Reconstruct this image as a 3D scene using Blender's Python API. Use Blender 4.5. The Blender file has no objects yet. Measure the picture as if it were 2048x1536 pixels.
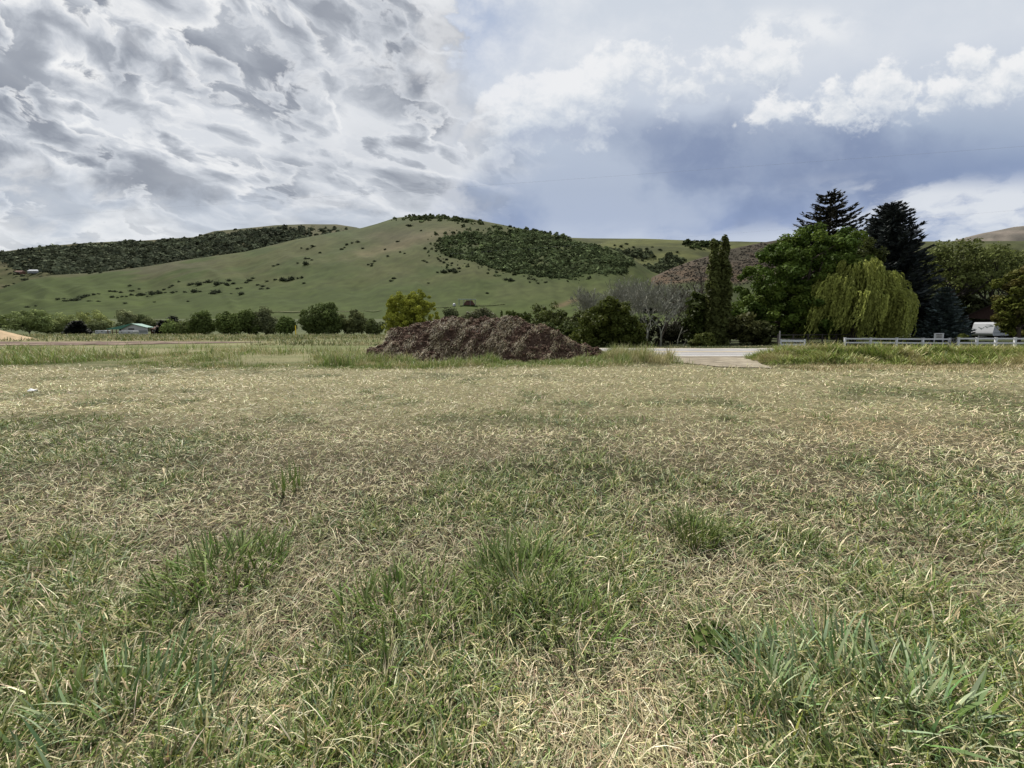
import bpy, math, random
import numpy as np
from mathutils import Vector

# ------------------------------------------------------------------ camera
S = bpy.context.scene
COL = S.collection
F, CX, CY = 760.0, 1024.0, 768.0          # focal length in photo pixels, photo centre
PITCH = math.radians(4.0)
HORIZON = 652.0
CAMH = 1.65
SHIFT = HORIZON - (CY - F * math.tan(PITCH))
cam = bpy.data.cameras.new('camera')
cam.sensor_width = 36.0
cam.lens = 36.0 * F / 2048.0
cam.shift_y = SHIFT / 2048.0
cam.clip_start = 0.05
cam.clip_end = 20000
camo = bpy.data.objects.new('camera', cam)
COL.objects.link(camo)
camo.location = (0, 0, CAMH)
camo.rotation_euler = (math.radians(90) - PITCH, 0, 0)
S.camera = camo
S.render.resolution_x, S.render.resolution_y = 1024, 768

# ------------------------------------------------------------------ exposure
S.view_settings.view_transform = 'Standard'
S.view_settings.look = 'None'
S.view_settings.exposure = 0.50
S.view_settings.gamma = 1.0
S.cycles.max_bounces = 6
S.cycles.transparent_max_bounces = 8

# ------------------------------------------------------------------ sun
SUN_EL, SUN_AZ = math.radians(52), math.radians(-24)   # azimuth from +Y, negative = left
sd = Vector((math.sin(SUN_AZ) * math.cos(SUN_EL), math.cos(SUN_AZ) * math.cos(SUN_EL), math.sin(SUN_EL)))
sl = bpy.data.lights.new('sun', 'SUN')
sl.energy = 5.0
sl.angle = math.radians(0.6)
sl.color = (1.0, 0.95, 0.87)
so = bpy.data.objects.new('sun', sl)
COL.objects.link(so)
so.rotation_euler = sd.to_track_quat('Z', 'Y').to_euler()
so.location = (0, 0, 60)

# ------------------------------------------------------------------ world: sky texture under procedural clouds
W = bpy.data.worlds.new('World')
S.world = W
W.use_nodes = True
NT = W.node_tree
NT.nodes.clear()


class NG:
    """tiny node expression helper"""
    def __init__(s, nt):
        s.nt = nt

    def _set(s, inp, v):
        if isinstance(v, bpy.types.NodeSocket):
            s.nt.links.new(v, inp)
        else:
            inp.default_value = v

    def m(s, op, a, b=None, c=None, clamp=False):
        n = s.nt.nodes.new('ShaderNodeMath')
        n.operation = op
        n.use_clamp = clamp
        s._set(n.inputs[0], a)
        if b is not None:
            s._set(n.inputs[1], b)
        if c is not None:
            s._set(n.inputs[2], c)
        return n.outputs[0]

    def ss(s, v, a, b, lo=0.0, hi=1.0, kind='SMOOTHSTEP'):
        n = s.nt.nodes.new('ShaderNodeMapRange')
        n.interpolation_type = kind
        n.clamp = True
        s._set(n.inputs['Value'], v)
        s._set(n.inputs['From Min'], a)
        s._set(n.inputs['From Max'], b)
        s._set(n.inputs['To Min'], lo)
        s._set(n.inputs['To Max'], hi)
        return n.outputs[0]

    def xyz(s, x, y, z=0.0):
        n = s.nt.nodes.new('ShaderNodeCombineXYZ')
        for i, v in enumerate((x, y, z)):
            s._set(n.inputs[i], v)
        return n.outputs[0]

    def noise(s, vec, scale, detail=8, rough=0.55, lac=2.0, dist=0.0, color=False):
        n = s.nt.nodes.new('ShaderNodeTexNoise')
        n.noise_dimensions = '3D'
        s._set(n.inputs['Vector'], vec)
        n.inputs['Scale'].default_value = scale
        n.inputs['Detail'].default_value = detail
        n.inputs['Roughness'].default_value = rough
        n.inputs['Lacunarity'].default_value = lac
        n.inputs['Distortion'].default_value = dist
        return n.outputs['Color' if color else 'Fac']

    def mix(s, f, a, b, mode='MIX'):
        n = s.nt.nodes.new('ShaderNodeMix')
        n.data_type = 'RGBA'
        n.blend_type = mode
        n.clamp_factor = True
        s._set(n.inputs[0], f)
        s._set(n.inputs[6], a if not isinstance(a, tuple) else (*a, 1))
        s._set(n.inputs[7], b if not isinstance(b, tuple) else (*b, 1))
        return n.outputs[2]

    def ramp(s, f, stops, interp='LINEAR'):
        n = s.nt.nodes.new('ShaderNodeValToRGB')
        cr = n.color_ramp
        cr.interpolation = interp
        while len(cr.elements) < len(stops):
            cr.elements.new(0.5)
        for e, (p, c) in zip(cr.elements, stops):
            e.position = p
            e.color = (*c, 1) if len(c) == 3 else c
        s._set(n.inputs[0], f)
        return n.outputs[0]

    def curve(s, v, x0, x1, pts):
        """piecewise linear function of v through pts [(x, y)] - grey ramp scaled by 1000"""
        t = s.ss(v, x0, x1, 0, 1, 'LINEAR')
        r = s.ramp(t, [((x - x0) / (x1 - x0), (y / 1000.0,) * 3) for x, y in pts])
        return s.m('MULTIPLY', r, 1000.0)


def build_sky():
    g = NG(NT)
    tc = NT.nodes.new('ShaderNodeTexCoord')
    sep = NT.nodes.new('ShaderNodeSeparateXYZ')
    NT.links.new(tc.outputs['Generated'], sep.inputs[0])
    x, y, z = sep.outputs
    sky = NT.nodes.new('ShaderNodeTexSky')
    sky.sky_type = 'NISHITA'
    sky.sun_disc = False
    sky.sun_elevation = SUN_EL
    sky.sun_rotation = SUN_AZ
    sky.altitude = 1500

    def vec(op, a, b, c=None):
        n = NT.nodes.new('ShaderNodeVectorMath'); n.operation = op
        for i, v in enumerate((a, b, c)):
            if v is None: continue
            if isinstance(v, bpy.types.NodeSocket): NT.links.new(v, n.inputs[i])
            else: n.inputs[i].default_value = v
        return n.outputs[0]

    def billow(v, scale, detail=8, rough=0.55):
        n = NT.nodes.new('ShaderNodeTexNoise')
        n.noise_type = 'RIDGED_MULTIFRACTAL'
        n.inputs['Scale'].default_value = scale
        n.inputs['Detail'].default_value = detail
        n.inputs['Roughness'].default_value = rough
        n.inputs['Offset'].default_value = 0.9
        n.inputs['Gain'].default_value = 1.6
        NT.links.new(v, n.inputs['Vector'])
        return n.outputs['Fac']

    bright = NT.nodes.new('ShaderNodeVectorMath')
    bright.operation = 'SCALE'
    NT.links.new(sky.outputs[0], bright.inputs[0])
    bright.inputs['Scale'].default_value = 0.10
    clear = bright.outputs[0]
    # sky directions as tangents: U grows to the right of north, V falls with elevation
    ay = g.m('MAXIMUM', g.m('ABSOLUTE', y), 0.05)
    sx = g.m('DIVIDE', x, ay)
    el = g.m('DIVIDE', g.m('MAXIMUM', z, 0.0), ay)
    U = g.m('MULTIPLY_ADD', sx, F, CX)
    V = g.m('MULTIPLY_ADD', el, -F, HORIZON)
    # cloud layer coordinates, shrinking towards the horizon
    px = g.m('MULTIPLY', sx, 0.80)
    py = g.m('MULTIPLY', g.m('LOGARITHM', g.m('ADD', el, 0.38), 2.718), -1.0)
    ca, sa = 0.86, 0.51
    ru = g.m('ADD', g.m('MULTIPLY', px, ca), g.m('MULTIPLY', py, sa))
    rv = g.m('SUBTRACT', g.m('MULTIPLY', py, ca), g.m('MULTIPLY', px, sa))
    P = g.xyz(g.m('MULTIPLY', ru, 0.62), rv, 3.7)
    P = vec('MULTIPLY', P, (1.25, 1.25, 1.0))
    w1 = g.noise(P, 2.4, 3, 0.5, color=True)
    P = vec('MULTIPLY_ADD', vec('SUBTRACT', w1, (0.5, 0.5, 0.5)), (0.22, 0.22, 0.0), P)
    w2 = g.noise(P, 14.0, 4, 0.6, color=True)
    Pf = vec('MULTIPLY_ADD', vec('SUBTRACT', w2, (0.5, 0.5, 0.5)), (0.045, 0.045, 0.0), P)
    # the left bank: layers of lumpy cloud, each bright along its thin edge and grey where it is thick
    broad = g.noise(P, 1.5, 3, 0.5)
    left_c = g.ramp(broad, [(0.32, (0.98, 0.985, 0.99)), (0.52, (0.80, 0.825, 0.86)), (0.70, (0.52, 0.55, 0.60))])
    for off, sc, thr, soft, depth, op in (((0.0, 0.0, 0.0), 1.9, 0.44, 0.05, 0.14, 1.0), ((4.1, 1.7, 2.0), 2.7, 0.48, 0.03, 0.13, 0.95), ((9.3, 6.1, 5.0), 3.5, 0.50, 0.03, 0.13, 0.92), ((2.3, 8.8, 7.0), 5.6, 0.54, 0.035, 0.12, 0.85)):
        Pl = vec('ADD', Pf, off)
        d = g.noise(Pl, sc, 9, 0.56)
        lo1 = g.noise(Pl, sc, 3.0, 0.5)
        lo2 = g.noise(vec('ADD', Pl, (-0.12 / sc, 0.20 / sc, 0.0)), sc, 3.0, 0.5)
        al = g.m('MULTIPLY', g.ss(d, thr, thr + soft), op)
        lum = g.ss(d, thr, thr + depth, 1.0, 0.18, 'LINEAR')
        lum = g.m('ADD', g.m('MULTIPLY_ADD', g.m('SUBTRACT', lo2, lo1), 2.2, lum), g.m('MULTIPLY_ADD', broad, -1.9, 0.93))
        cc = g.ramp(lum, [(0.0, (0.315, 0.34, 0.39)), (0.30, (0.45, 0.48, 0.53)), (0.60, (0.68, 0.71, 0.755)), (0.85, (0.92, 0.93, 0.94)), (1.0, (1.03, 1.03, 1.02))])
        left_c = g.mix(al, left_c, cc)
    h1 = g.noise(Pf, 3.4, 9, 0.56)
    # fine detail in plain sky coordinates
    Q = g.xyz(g.m('MULTIPLY', U, 0.001), g.m('MULTIPLY', V, 0.00125), 1.3)
    qw = g.noise(Q, 14.0, 4, 0.55, color=True)
    Q = vec('MULTIPLY_ADD', vec('SUBTRACT', qw, (0.5, 0.5, 0.5)), (0.035, 0.035, 0.0), Q)
    q1 = g.noise(Q, 6.5, 10, 0.62)
    q2 = g.noise(Q, 1.7, 3, 0.5)
    q3 = g.noise(Q, 3.0, 5, 0.55)
    q1b = g.noise(vec('ADD', Q, (-0.010, -0.024, 0.0)), 6.5, 10, 0.62)
    qe = g.m('SUBTRACT', q1, q1b)
    # --- right half: pale veil above, grey-blue storm sheet below
    Vr = g.m('ADD', V, g.m('MULTIPLY_ADD', q2, 190.0, -95.0))
    Vr = g.m('ADD', Vr, g.m('MULTIPLY_ADD', q3, 90.0, -45.0))
    Vr = g.m('ADD', Vr, g.ss(U, 1000.0, 2000.0, -50.0, 25.0))
    veil = g.ramp(g.ss(Vr, 0.0, 520.0, 0, 1, 'LINEAR'), [
        (0.0, (0.70, 0.755, 0.83)), (0.22, (0.74, 0.785, 0.855)), (0.40, (0.62, 0.68, 0.78)), (0.56, (0.43, 0.505, 0.64)),
        (0.72, (0.29, 0.365, 0.54)), (0.86, (0.29, 0.37, 0.58)), (1.0, (0.38, 0.46, 0.65))])
    veil = g.mix(g.ss(q3, 0.42, 0.64, 0.0, 0.5), veil, (0.64, 0.70, 0.79))
    up = g.m('MULTIPLY', g.ss(V, 300.0, 120.0), g.ss(U, 1500.0, 1150.0, 0.35, 1.0))
    veil = g.mix(g.m('MULTIPLY', up, g.ss(g.m('ADD', g.m('MULTIPLY', q3, 0.6), g.m('MULTIPLY', q1, 0.4)), 0.40, 0.60, 0.0, 0.75)), veil, (0.93, 0.945, 0.965))
    du = g.m('DIVIDE', g.m('SUBTRACT', U, 1560.0), 360.0)
    dv = g.m('DIVIDE', g.m('SUBTRACT', g.m('ADD', V, g.m('MULTIPLY_ADD', q3, 420.0, -210.0)), 322.0), 90.0)
    kn = g.m('ADD', g.m('MULTIPLY', du, du), g.m('MULTIPLY', dv, dv))
    veil = g.mix(g.m('MULTIPLY', g.ss(kn, 1.9, 0.0), g.ss(q1, 0.34, 0.62, 0.45, 0.85)), veil, (0.225, 0.285, 0.445))
    # broken cumulus tops in two groups, the second rising to the right
    def band(pts, top_w, bot_w, lo, hi):
        vc = g.curve(U, 900.0, 2300.0, pts)
        d = g.m('SUBTRACT', V, vc)
        b = g.m('DIVIDE', d, g.ss(d, -5.0, 5.0, top_w, bot_w))
        b = g.m('MAXIMUM', g.m('SUBTRACT', 1.0, g.m('MULTIPLY', b, b)), -1.5)
        fade = g.m('MULTIPLY', g.ss(U, lo - 90.0, lo + 60.0), g.ss(U, hi + 90.0, hi - 60.0))
        return g.m('SUBTRACT', b, g.m('MULTIPLY', g.m('SUBTRACT', 1.0, fade), 2.2)), vc
    b1, v1 = band([(900, 300), (1000, 255), (1100, 215), (1250, 170), (1400, 150), (1600, 150), (2300, 150)], 75, 105, 930, 1590)
    b2, v2 = band([(900, 260), (1430, 250), (1560, 240), (1750, 195), (1900, 160), (2100, 150), (2300, 150)], 55, 80, 1440, 2400)
    def cumulus(base, b, vc, amt):
        dens = g.m('ADD', g.m('MULTIPLY', b, 0.15), g.m('ADD', g.m('MULTIPLY', q1, 0.72), g.m('MULTIPLY', q3, 0.30)))
        cum = g.ss(dens, 0.545, 0.615)
        sh = g.m('MULTIPLY_ADD', qe, 3.4, g.ss(V, g.m('ADD', vc, 95.0), g.m('SUBTRACT', vc, 45.0), 0.15, 0.95))
        cc = g.ramp(sh, [(0.0, (0.50, 0.56, 0.68)), (0.40, (0.70, 0.75, 0.82)), (0.75, (0.90, 0.92, 0.94)), (1.0, (1.0, 1.0, 1.0))])
        return g.mix(g.m('MULTIPLY', cum, amt), base, cc)
    right_c = cumulus(veil, b1, v1, 0.80)
    right_c = cumulus(right_c, b2, v2, 0.92)
    # streaks and pale patches low on the right, a puff high up
    H = g.xyz(g.m('MULTIPLY', U, 0.0011), g.m('MULTIPLY', g.m('ADD', V, g.m('MULTIPLY', U, 0.14)), 0.0036), 5.1)
    H = vec('MULTIPLY_ADD', vec('SUBTRACT', qw, (0.5, 0.5, 0.5)), (0.10, 0.10, 0.0), H)
    st = g.noise(H, 3.4, 8, 0.58)
    stm = g.m('MULTIPLY', g.ss(st, 0.44, 0.60), g.m('MULTIPLY', g.ss(U, 1480.0, 1850.0), g.ss(V, 345.0, 400.0)))
    right_c = g.mix(g.m('MULTIPLY', stm, 0.9), right_c, (0.84, 0.87, 0.91))
    pm = g.m('MULTIPLY', g.ss(g.m('ABSOLUTE', g.m('SUBTRACT', V, 88.0)), 46.0, 8.0), g.ss(g.m('ABSOLUTE', g.m('SUBTRACT', U, 1540.0)), 190.0, 60.0))
    right_c = g.mix(g.m('MULTIPLY', g.ss(q1, 0.44, 0.60), g.m('MULTIPLY', pm, 0.9)), right_c, (0.94, 0.955, 0.97))
    hz = g.m('MULTIPLY', g.ss(V, 430.0, 485.0), g.ss(st, 0.40, 0.62, 0.1, 0.7))
    right_c = g.mix(g.m('MULTIPLY', hz, g.ss(U, 1000.0, 1600.0, 0.35, 1.0)), right_c, (0.74, 0.79, 0.87))
    # blue gap beside the left bank, high up: the clear sky itself
    gm = g.m('MULTIPLY', g.ss(U, 1130.0, 950.0), g.ss(V, 260.0, 60.0))
    gm = g.m('MULTIPLY', gm, g.ss(q1, 0.62, 0.40, 0.30, 0.85))
    right_c = g.mix(gm, right_c, g.mix(0.65, clear, (0.52, 0.615, 0.80)))
    # --- low on the left: pale sheet with streaky clouds
    low_c = g.mix(g.ss(h1, 0.44, 0.58), (0.86, 0.88, 0.90), (0.58, 0.635, 0.72))
    low_c = g.mix(g.ss(st, 0.50, 0.62, 0.0, 0.8), low_c, (0.95, 0.955, 0.96))
    lowm = g.ss(g.m('ADD', V, g.m('MULTIPLY_ADD', q1, 300.0, -150.0)), g.ss(U, 0.0, 900.0, 300.0, 420.0, 'LINEAR'), g.ss(U, 0.0, 900.0, 370.0, 490.0, 'LINEAR'))
    lowm = g.m('MULTIPLY', lowm, 0.6)
    left_all = g.mix(lowm, left_c, low_c)
    # --- join the halves along a torn edge
    bnd = g.curve(V, -200.0, 520.0, [(-200, 930), (0, 940), (110, 925), (170, 880), (240, 930), (310, 985), (345, 1010), (380, 945), (450, 900), (520, 890)])
    wv = g.m('ADD', g.m('ADD', U, g.m('MULTIPLY_ADD', q3, 320.0, -160.0)), g.m('MULTIPLY_ADD', q1, 400.0, -200.0))
    wide = g.ss(V, 110.0, 300.0, 14.0, 150.0)
    lm = g.ss(g.m('SUBTRACT', wv, bnd), wide, g.m('MULTIPLY', wide, -1.0))
    rim = g.ss(g.m('ABSOLUTE', g.m('SUBTRACT', wv, g.m('SUBTRACT', bnd, 35.0))), 80.0, 0.0)
    left_all = g.mix(g.m('MULTIPLY', rim, 0.6), left_all, (0.95, 0.955, 0.96))
    tot = g.mix(lm, right_c, left_all)
    tot = g.mix(0.06, tot, clear)
    # below the horizon: dull ground light
    tot = g.mix(g.ss(z, 0.0, -0.03), tot, (0.10, 0.11, 0.07))
    bg = NT.nodes.new('ShaderNodeBackground')
    NT.links.new(tot, bg.inputs[0])
    bg.inputs[1].default_value = 0.66
    out = NT.nodes.new('ShaderNodeOutputWorld')
    NT.links.new(bg.outputs[0], out.inputs[0])


build_sky()

# ------------------------------------------------------------------ helpers: maths
RNG = np.random.default_rng(7)
_TAB = np.random.default_rng(11).random((256, 256))


def vnoise(x, y, seed=0):
    x = np.asarray(x, float) + seed * 17.31
    y = np.asarray(y, float) + seed * 9.73
    xi, yi = np.floor(x).astype(int), np.floor(y).astype(int)
    fx, fy = x - xi, y - yi
    fx = fx * fx * (3 - 2 * fx); fy = fy * fy * (3 - 2 * fy)
    a = _TAB[xi & 255, yi & 255]; b = _TAB[(xi + 1) & 255, yi & 255]
    c = _TAB[xi & 255, (yi + 1) & 255]; d = _TAB[(xi + 1) & 255, (yi + 1) & 255]
    return (a * (1 - fx) + b * fx) * (1 - fy) + (c * (1 - fx) + d * fx) * fy


def fbm(x, y, seed=0, oct=4, gain=0.5):
    x = np.asarray(x, float); y = np.asarray(y, float)
    s = 0; a = 1.0; t = 0
    for o in range(oct):
        s = s + a * vnoise(x * 2 ** o, y * 2 ** o, seed + o * 3)
        t += a; a *= gain
    return s / t


def sstep(v, a, b):
    t = np.clip((np.asarray(v, float) - a) / (b - a), 0, 1)
    return t * t * (3 - 2 * t)


def ray(px, py):
    xv = (px - CX) / F
    yv = (py - CY - SHIFT) / F
    return xv, math.cos(PITCH) - yv * math.sin(PITCH), -math.sin(PITCH) - yv * math.cos(PITCH)


def at(px, py, Y):
    """world point seen at photo pixel (px, py) at depth Y"""
    dx, dy, dz = ray(px, py)
    t = Y / dy
    return (dx * t, Y, CAMH + dz * t)


def size(npx, Y):
    return npx * Y / F


# ------------------------------------------------------------------ helpers: objects and meshes
def tag(o, label=None, cat=None, group=None, kind=None):
    if label: o['label'] = label
    if cat: o['category'] = cat
    if group: o['group'] = group
    if kind: o['kind'] = kind
    return o


def empty(name, loc, label, cat, group=None, rz=0.0):
    o = bpy.data.objects.new(name, None)
    COL.objects.link(o)
    o.location = loc
    o.rotation_euler = (0, 0, rz)
    o.empty_display_size = 0.5
    return tag(o, label, cat, group)


def copy_tree(o, parent=None):
    c = o.copy()
    COL.objects.link(c)
    if parent is not None:
        c.parent = parent
    for ch in [q for q in bpy.data.objects if q.parent == o]:
        copy_tree(ch, c)
    return c


def np_mesh(name, V, loops, starts, totals, mat, parent=None, col=None, smooth=False, kind=None):
    me = bpy.data.meshes.new(name)
    V = np.ascontiguousarray(V, dtype=np.float32)
    me.vertices.add(len(V)); me.vertices.foreach_set('co', V.ravel())
    me.loops.add(len(loops)); me.loops.foreach_set('vertex_index', np.ascontiguousarray(loops, dtype=np.int32))
    me.polygons.add(len(starts))
    me.polygons.foreach_set('loop_start', np.ascontiguousarray(starts, dtype=np.int32))
    me.polygons.foreach_set('loop_total', np.ascontiguousarray(totals, dtype=np.int32))
    if smooth:
        me.polygons.foreach_set('use_smooth', np.ones(len(starts), dtype=bool))
    if col is not None:
        a = me.color_attributes.new('Col', 'FLOAT_COLOR', 'POINT')
        c4 = np.ones((len(V), 4), dtype=np.float32); c4[:, :3] = col
        a.data.foreach_set('color', c4.ravel())
    me.update(calc_edges=True)
    me.materials.append(mat)
    o = bpy.data.objects.new(name, me)
    COL.objects.link(o)
    if parent is not None:
        o.parent = parent
    if kind:
        o['kind'] = kind
    return o


def quads_mesh(name, V, Q, mat, **k):
    Q = np.asarray(Q, dtype=np.int32).reshape(-1, 4)
    n = len(Q)
    return np_mesh(name, V, Q.ravel(), np.arange(n) * 4, np.full(n, 4), mat, **k)


class MB:
    """collects boxes, tubes and prisms for one part"""
    def __init__(s):
        s.v = []; s.f = []

    def add(s, verts, faces):
        b = len(s.v)
        s.v += [tuple(v) for v in verts]
        s.f += [tuple(i + b for i in f) for f in faces]

    def box(s, c, d, rz=0.0, bev=0.0):
        hx, hy, hz = d[0] / 2, d[1] / 2, d[2] / 2
        b = min(bev, hx * .9, hy * .9, hz * .9)
        vs = []
        if b <= 0:
            for dz in (-hz, hz):
                for dx, dy in ((-hx, -hy), (hx, -hy), (hx, hy), (-hx, hy)):
                    vs.append((dx, dy, dz))
            fs = [(3, 2, 1, 0), (4, 5, 6, 7), (0, 1, 5, 4), (1, 2, 6, 5), (2, 3, 7, 6), (3, 0, 4, 7)]
        else:
            ring = lambda ix, iy: [(-ix, -iy), (ix, -iy), (ix, iy), (-ix, iy)]
            for ix, iy, z in ((hx - b, hy - b, -hz), (hx, hy, -hz + b), (hx, hy, hz - b), (hx - b, hy - b, hz)):
                vs += [(a, q, z) for a, q in ring(ix, iy)]
            fs = [(3, 2, 1, 0), (12, 13, 14, 15)]
            for k in range(3):
                for j in range(4):
                    fs.append((k * 4 + j, k * 4 + (j + 1) % 4, k * 4 + 4 + (j + 1) % 4, k * 4 + 4 + j))
        co, si = math.cos(rz), math.sin(rz)
        s.add([(c[0] + x * co - y * si, c[1] + x * si + y * co, c[2] + z) for x, y, z in vs], fs)

    def tube(s, pts, rad, n=6, cap=True):
        pts = [Vector(p) for p in pts]
        if not isinstance(rad, (list, tuple)):
            rad = [rad] * len(pts)
        b = len(s.v)
        for i, p in enumerate(pts):
            d = (pts[min(i + 1, len(pts) - 1)] - pts[max(i - 1, 0)])
            if d.length < 1e-9: d = Vector((0, 0, 1))
            d.normalize()
            r = d.cross(Vector((0.31, 0.87, 0.12)))
            if r.length < 1e-4: r = d.cross(Vector((1, 0, 0)))
            r.normalize(); u = r.cross(d)
            for k in range(n):
                a = 2 * math.pi * k / n
                s.v.append(tuple(p + (r * math.cos(a) + u * math.sin(a)) * rad[i]))
        for i in range(len(pts) - 1):
            for k in range(n):
                k2 = (k + 1) % n
                s.f.append((b + i * n + k, b + i * n + k2, b + (i + 1) * n + k2, b + (i + 1) * n + k))
        if cap:
            s.f.append(tuple(b + k for k in reversed(range(n))))
            s.f.append(tuple(b + (len(pts) - 1) * n + k for k in range(n)))

    def prism(s, poly, y0, y1):
        """polygon in xz extruded along y"""
        n = len(poly)
        vs = [(p[0], y0, p[1]) for p in poly] + [(p[0], y1, p[1]) for p in poly]
        fs = [tuple(range(n)), tuple(reversed(range(n, 2 * n)))]
        fs += [(i, n + i, n + (i + 1) % n, (i + 1) % n) for i in range(n)]
        s.add(vs, fs)

    def build(s, name, mat, parent=None, smooth=False, loc=None):
        me = bpy.data.meshes.new(name)
        me.from_pydata(s.v, [], s.f)
        me.validate()
        if smooth:
            for p in me.polygons: p.use_smooth = True
        me.materials.append(mat)
        o = bpy.data.objects.new(name, me)
        COL.objects.link(o)
        if parent is not None: o.parent = parent
        if loc: o.location = loc
        return o


# ------------------------------------------------------------------ materials
def mat(name, base, rough=0.8, var=0.25, scale=3.0, bump=0.0, attr=False, transl=0.0, spec=0.3, bscale=None, metal=0.0, detail=5, two=None):
    m = bpy.data.materials.new(name)
    m.use_nodes = True
    nt = m.node_tree
    nt.nodes.clear()
    g = NG(nt)
    tc = nt.nodes.new('ShaderNodeTexCoord').outputs['Object']
    if attr:
        a = nt.nodes.new('ShaderNodeAttribute'); a.attribute_name = 'Col'
        c0 = a.outputs['Color']
    else:
        c0 = base
    nz = g.noise(tc, scale, detail, 0.6)
    f = g.ss(nz, 0.25, 0.75, 1.0 - var, 1.0 + var, 'LINEAR')
    cc = g.mix(1.0, c0, g.xyz(f, f, f), 'MULTIPLY')
    if two is not None:
        col2, s2, lo, hi = two
        cc = g.mix(g.ss(g.noise(tc, s2, 6, 0.6), lo, hi), cc, col2)
    p = nt.nodes.new('ShaderNodeBsdfPrincipled')
    nt.links.new(cc, p.inputs['Base Color'])
    p.inputs['Roughness'].default_value = rough
    p.inputs['Specular IOR Level'].default_value = spec
    p.inputs['Metallic'].default_value = metal
    if bump > 0:
        b = nt.nodes.new('ShaderNodeBump')
        b.inputs['Strength'].default_value = bump
        b.inputs['Distance'].default_value = 0.05
        nt.links.new(g.noise(tc, bscale or scale * 4, 6, 0.65), b.inputs['Height'])
        nt.links.new(b.outputs[0], p.inputs['Normal'])
    out = nt.nodes.new('ShaderNodeOutputMaterial')
    if transl > 0:
        t = nt.nodes.new('ShaderNodeBsdfTranslucent')
        nt.links.new(cc, t.inputs['Color'])
        mx = nt.nodes.new('ShaderNodeMixShader')
        mx.inputs[0].default_value = transl
        nt.links.new(p.outputs[0], mx.inputs[1]); nt.links.new(t.outputs[0], mx.inputs[2])
        nt.links.new(mx.outputs[0], out.inputs[0])
    else:
        nt.links.new(p.outputs[0], out.inputs[0])
    return m


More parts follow.
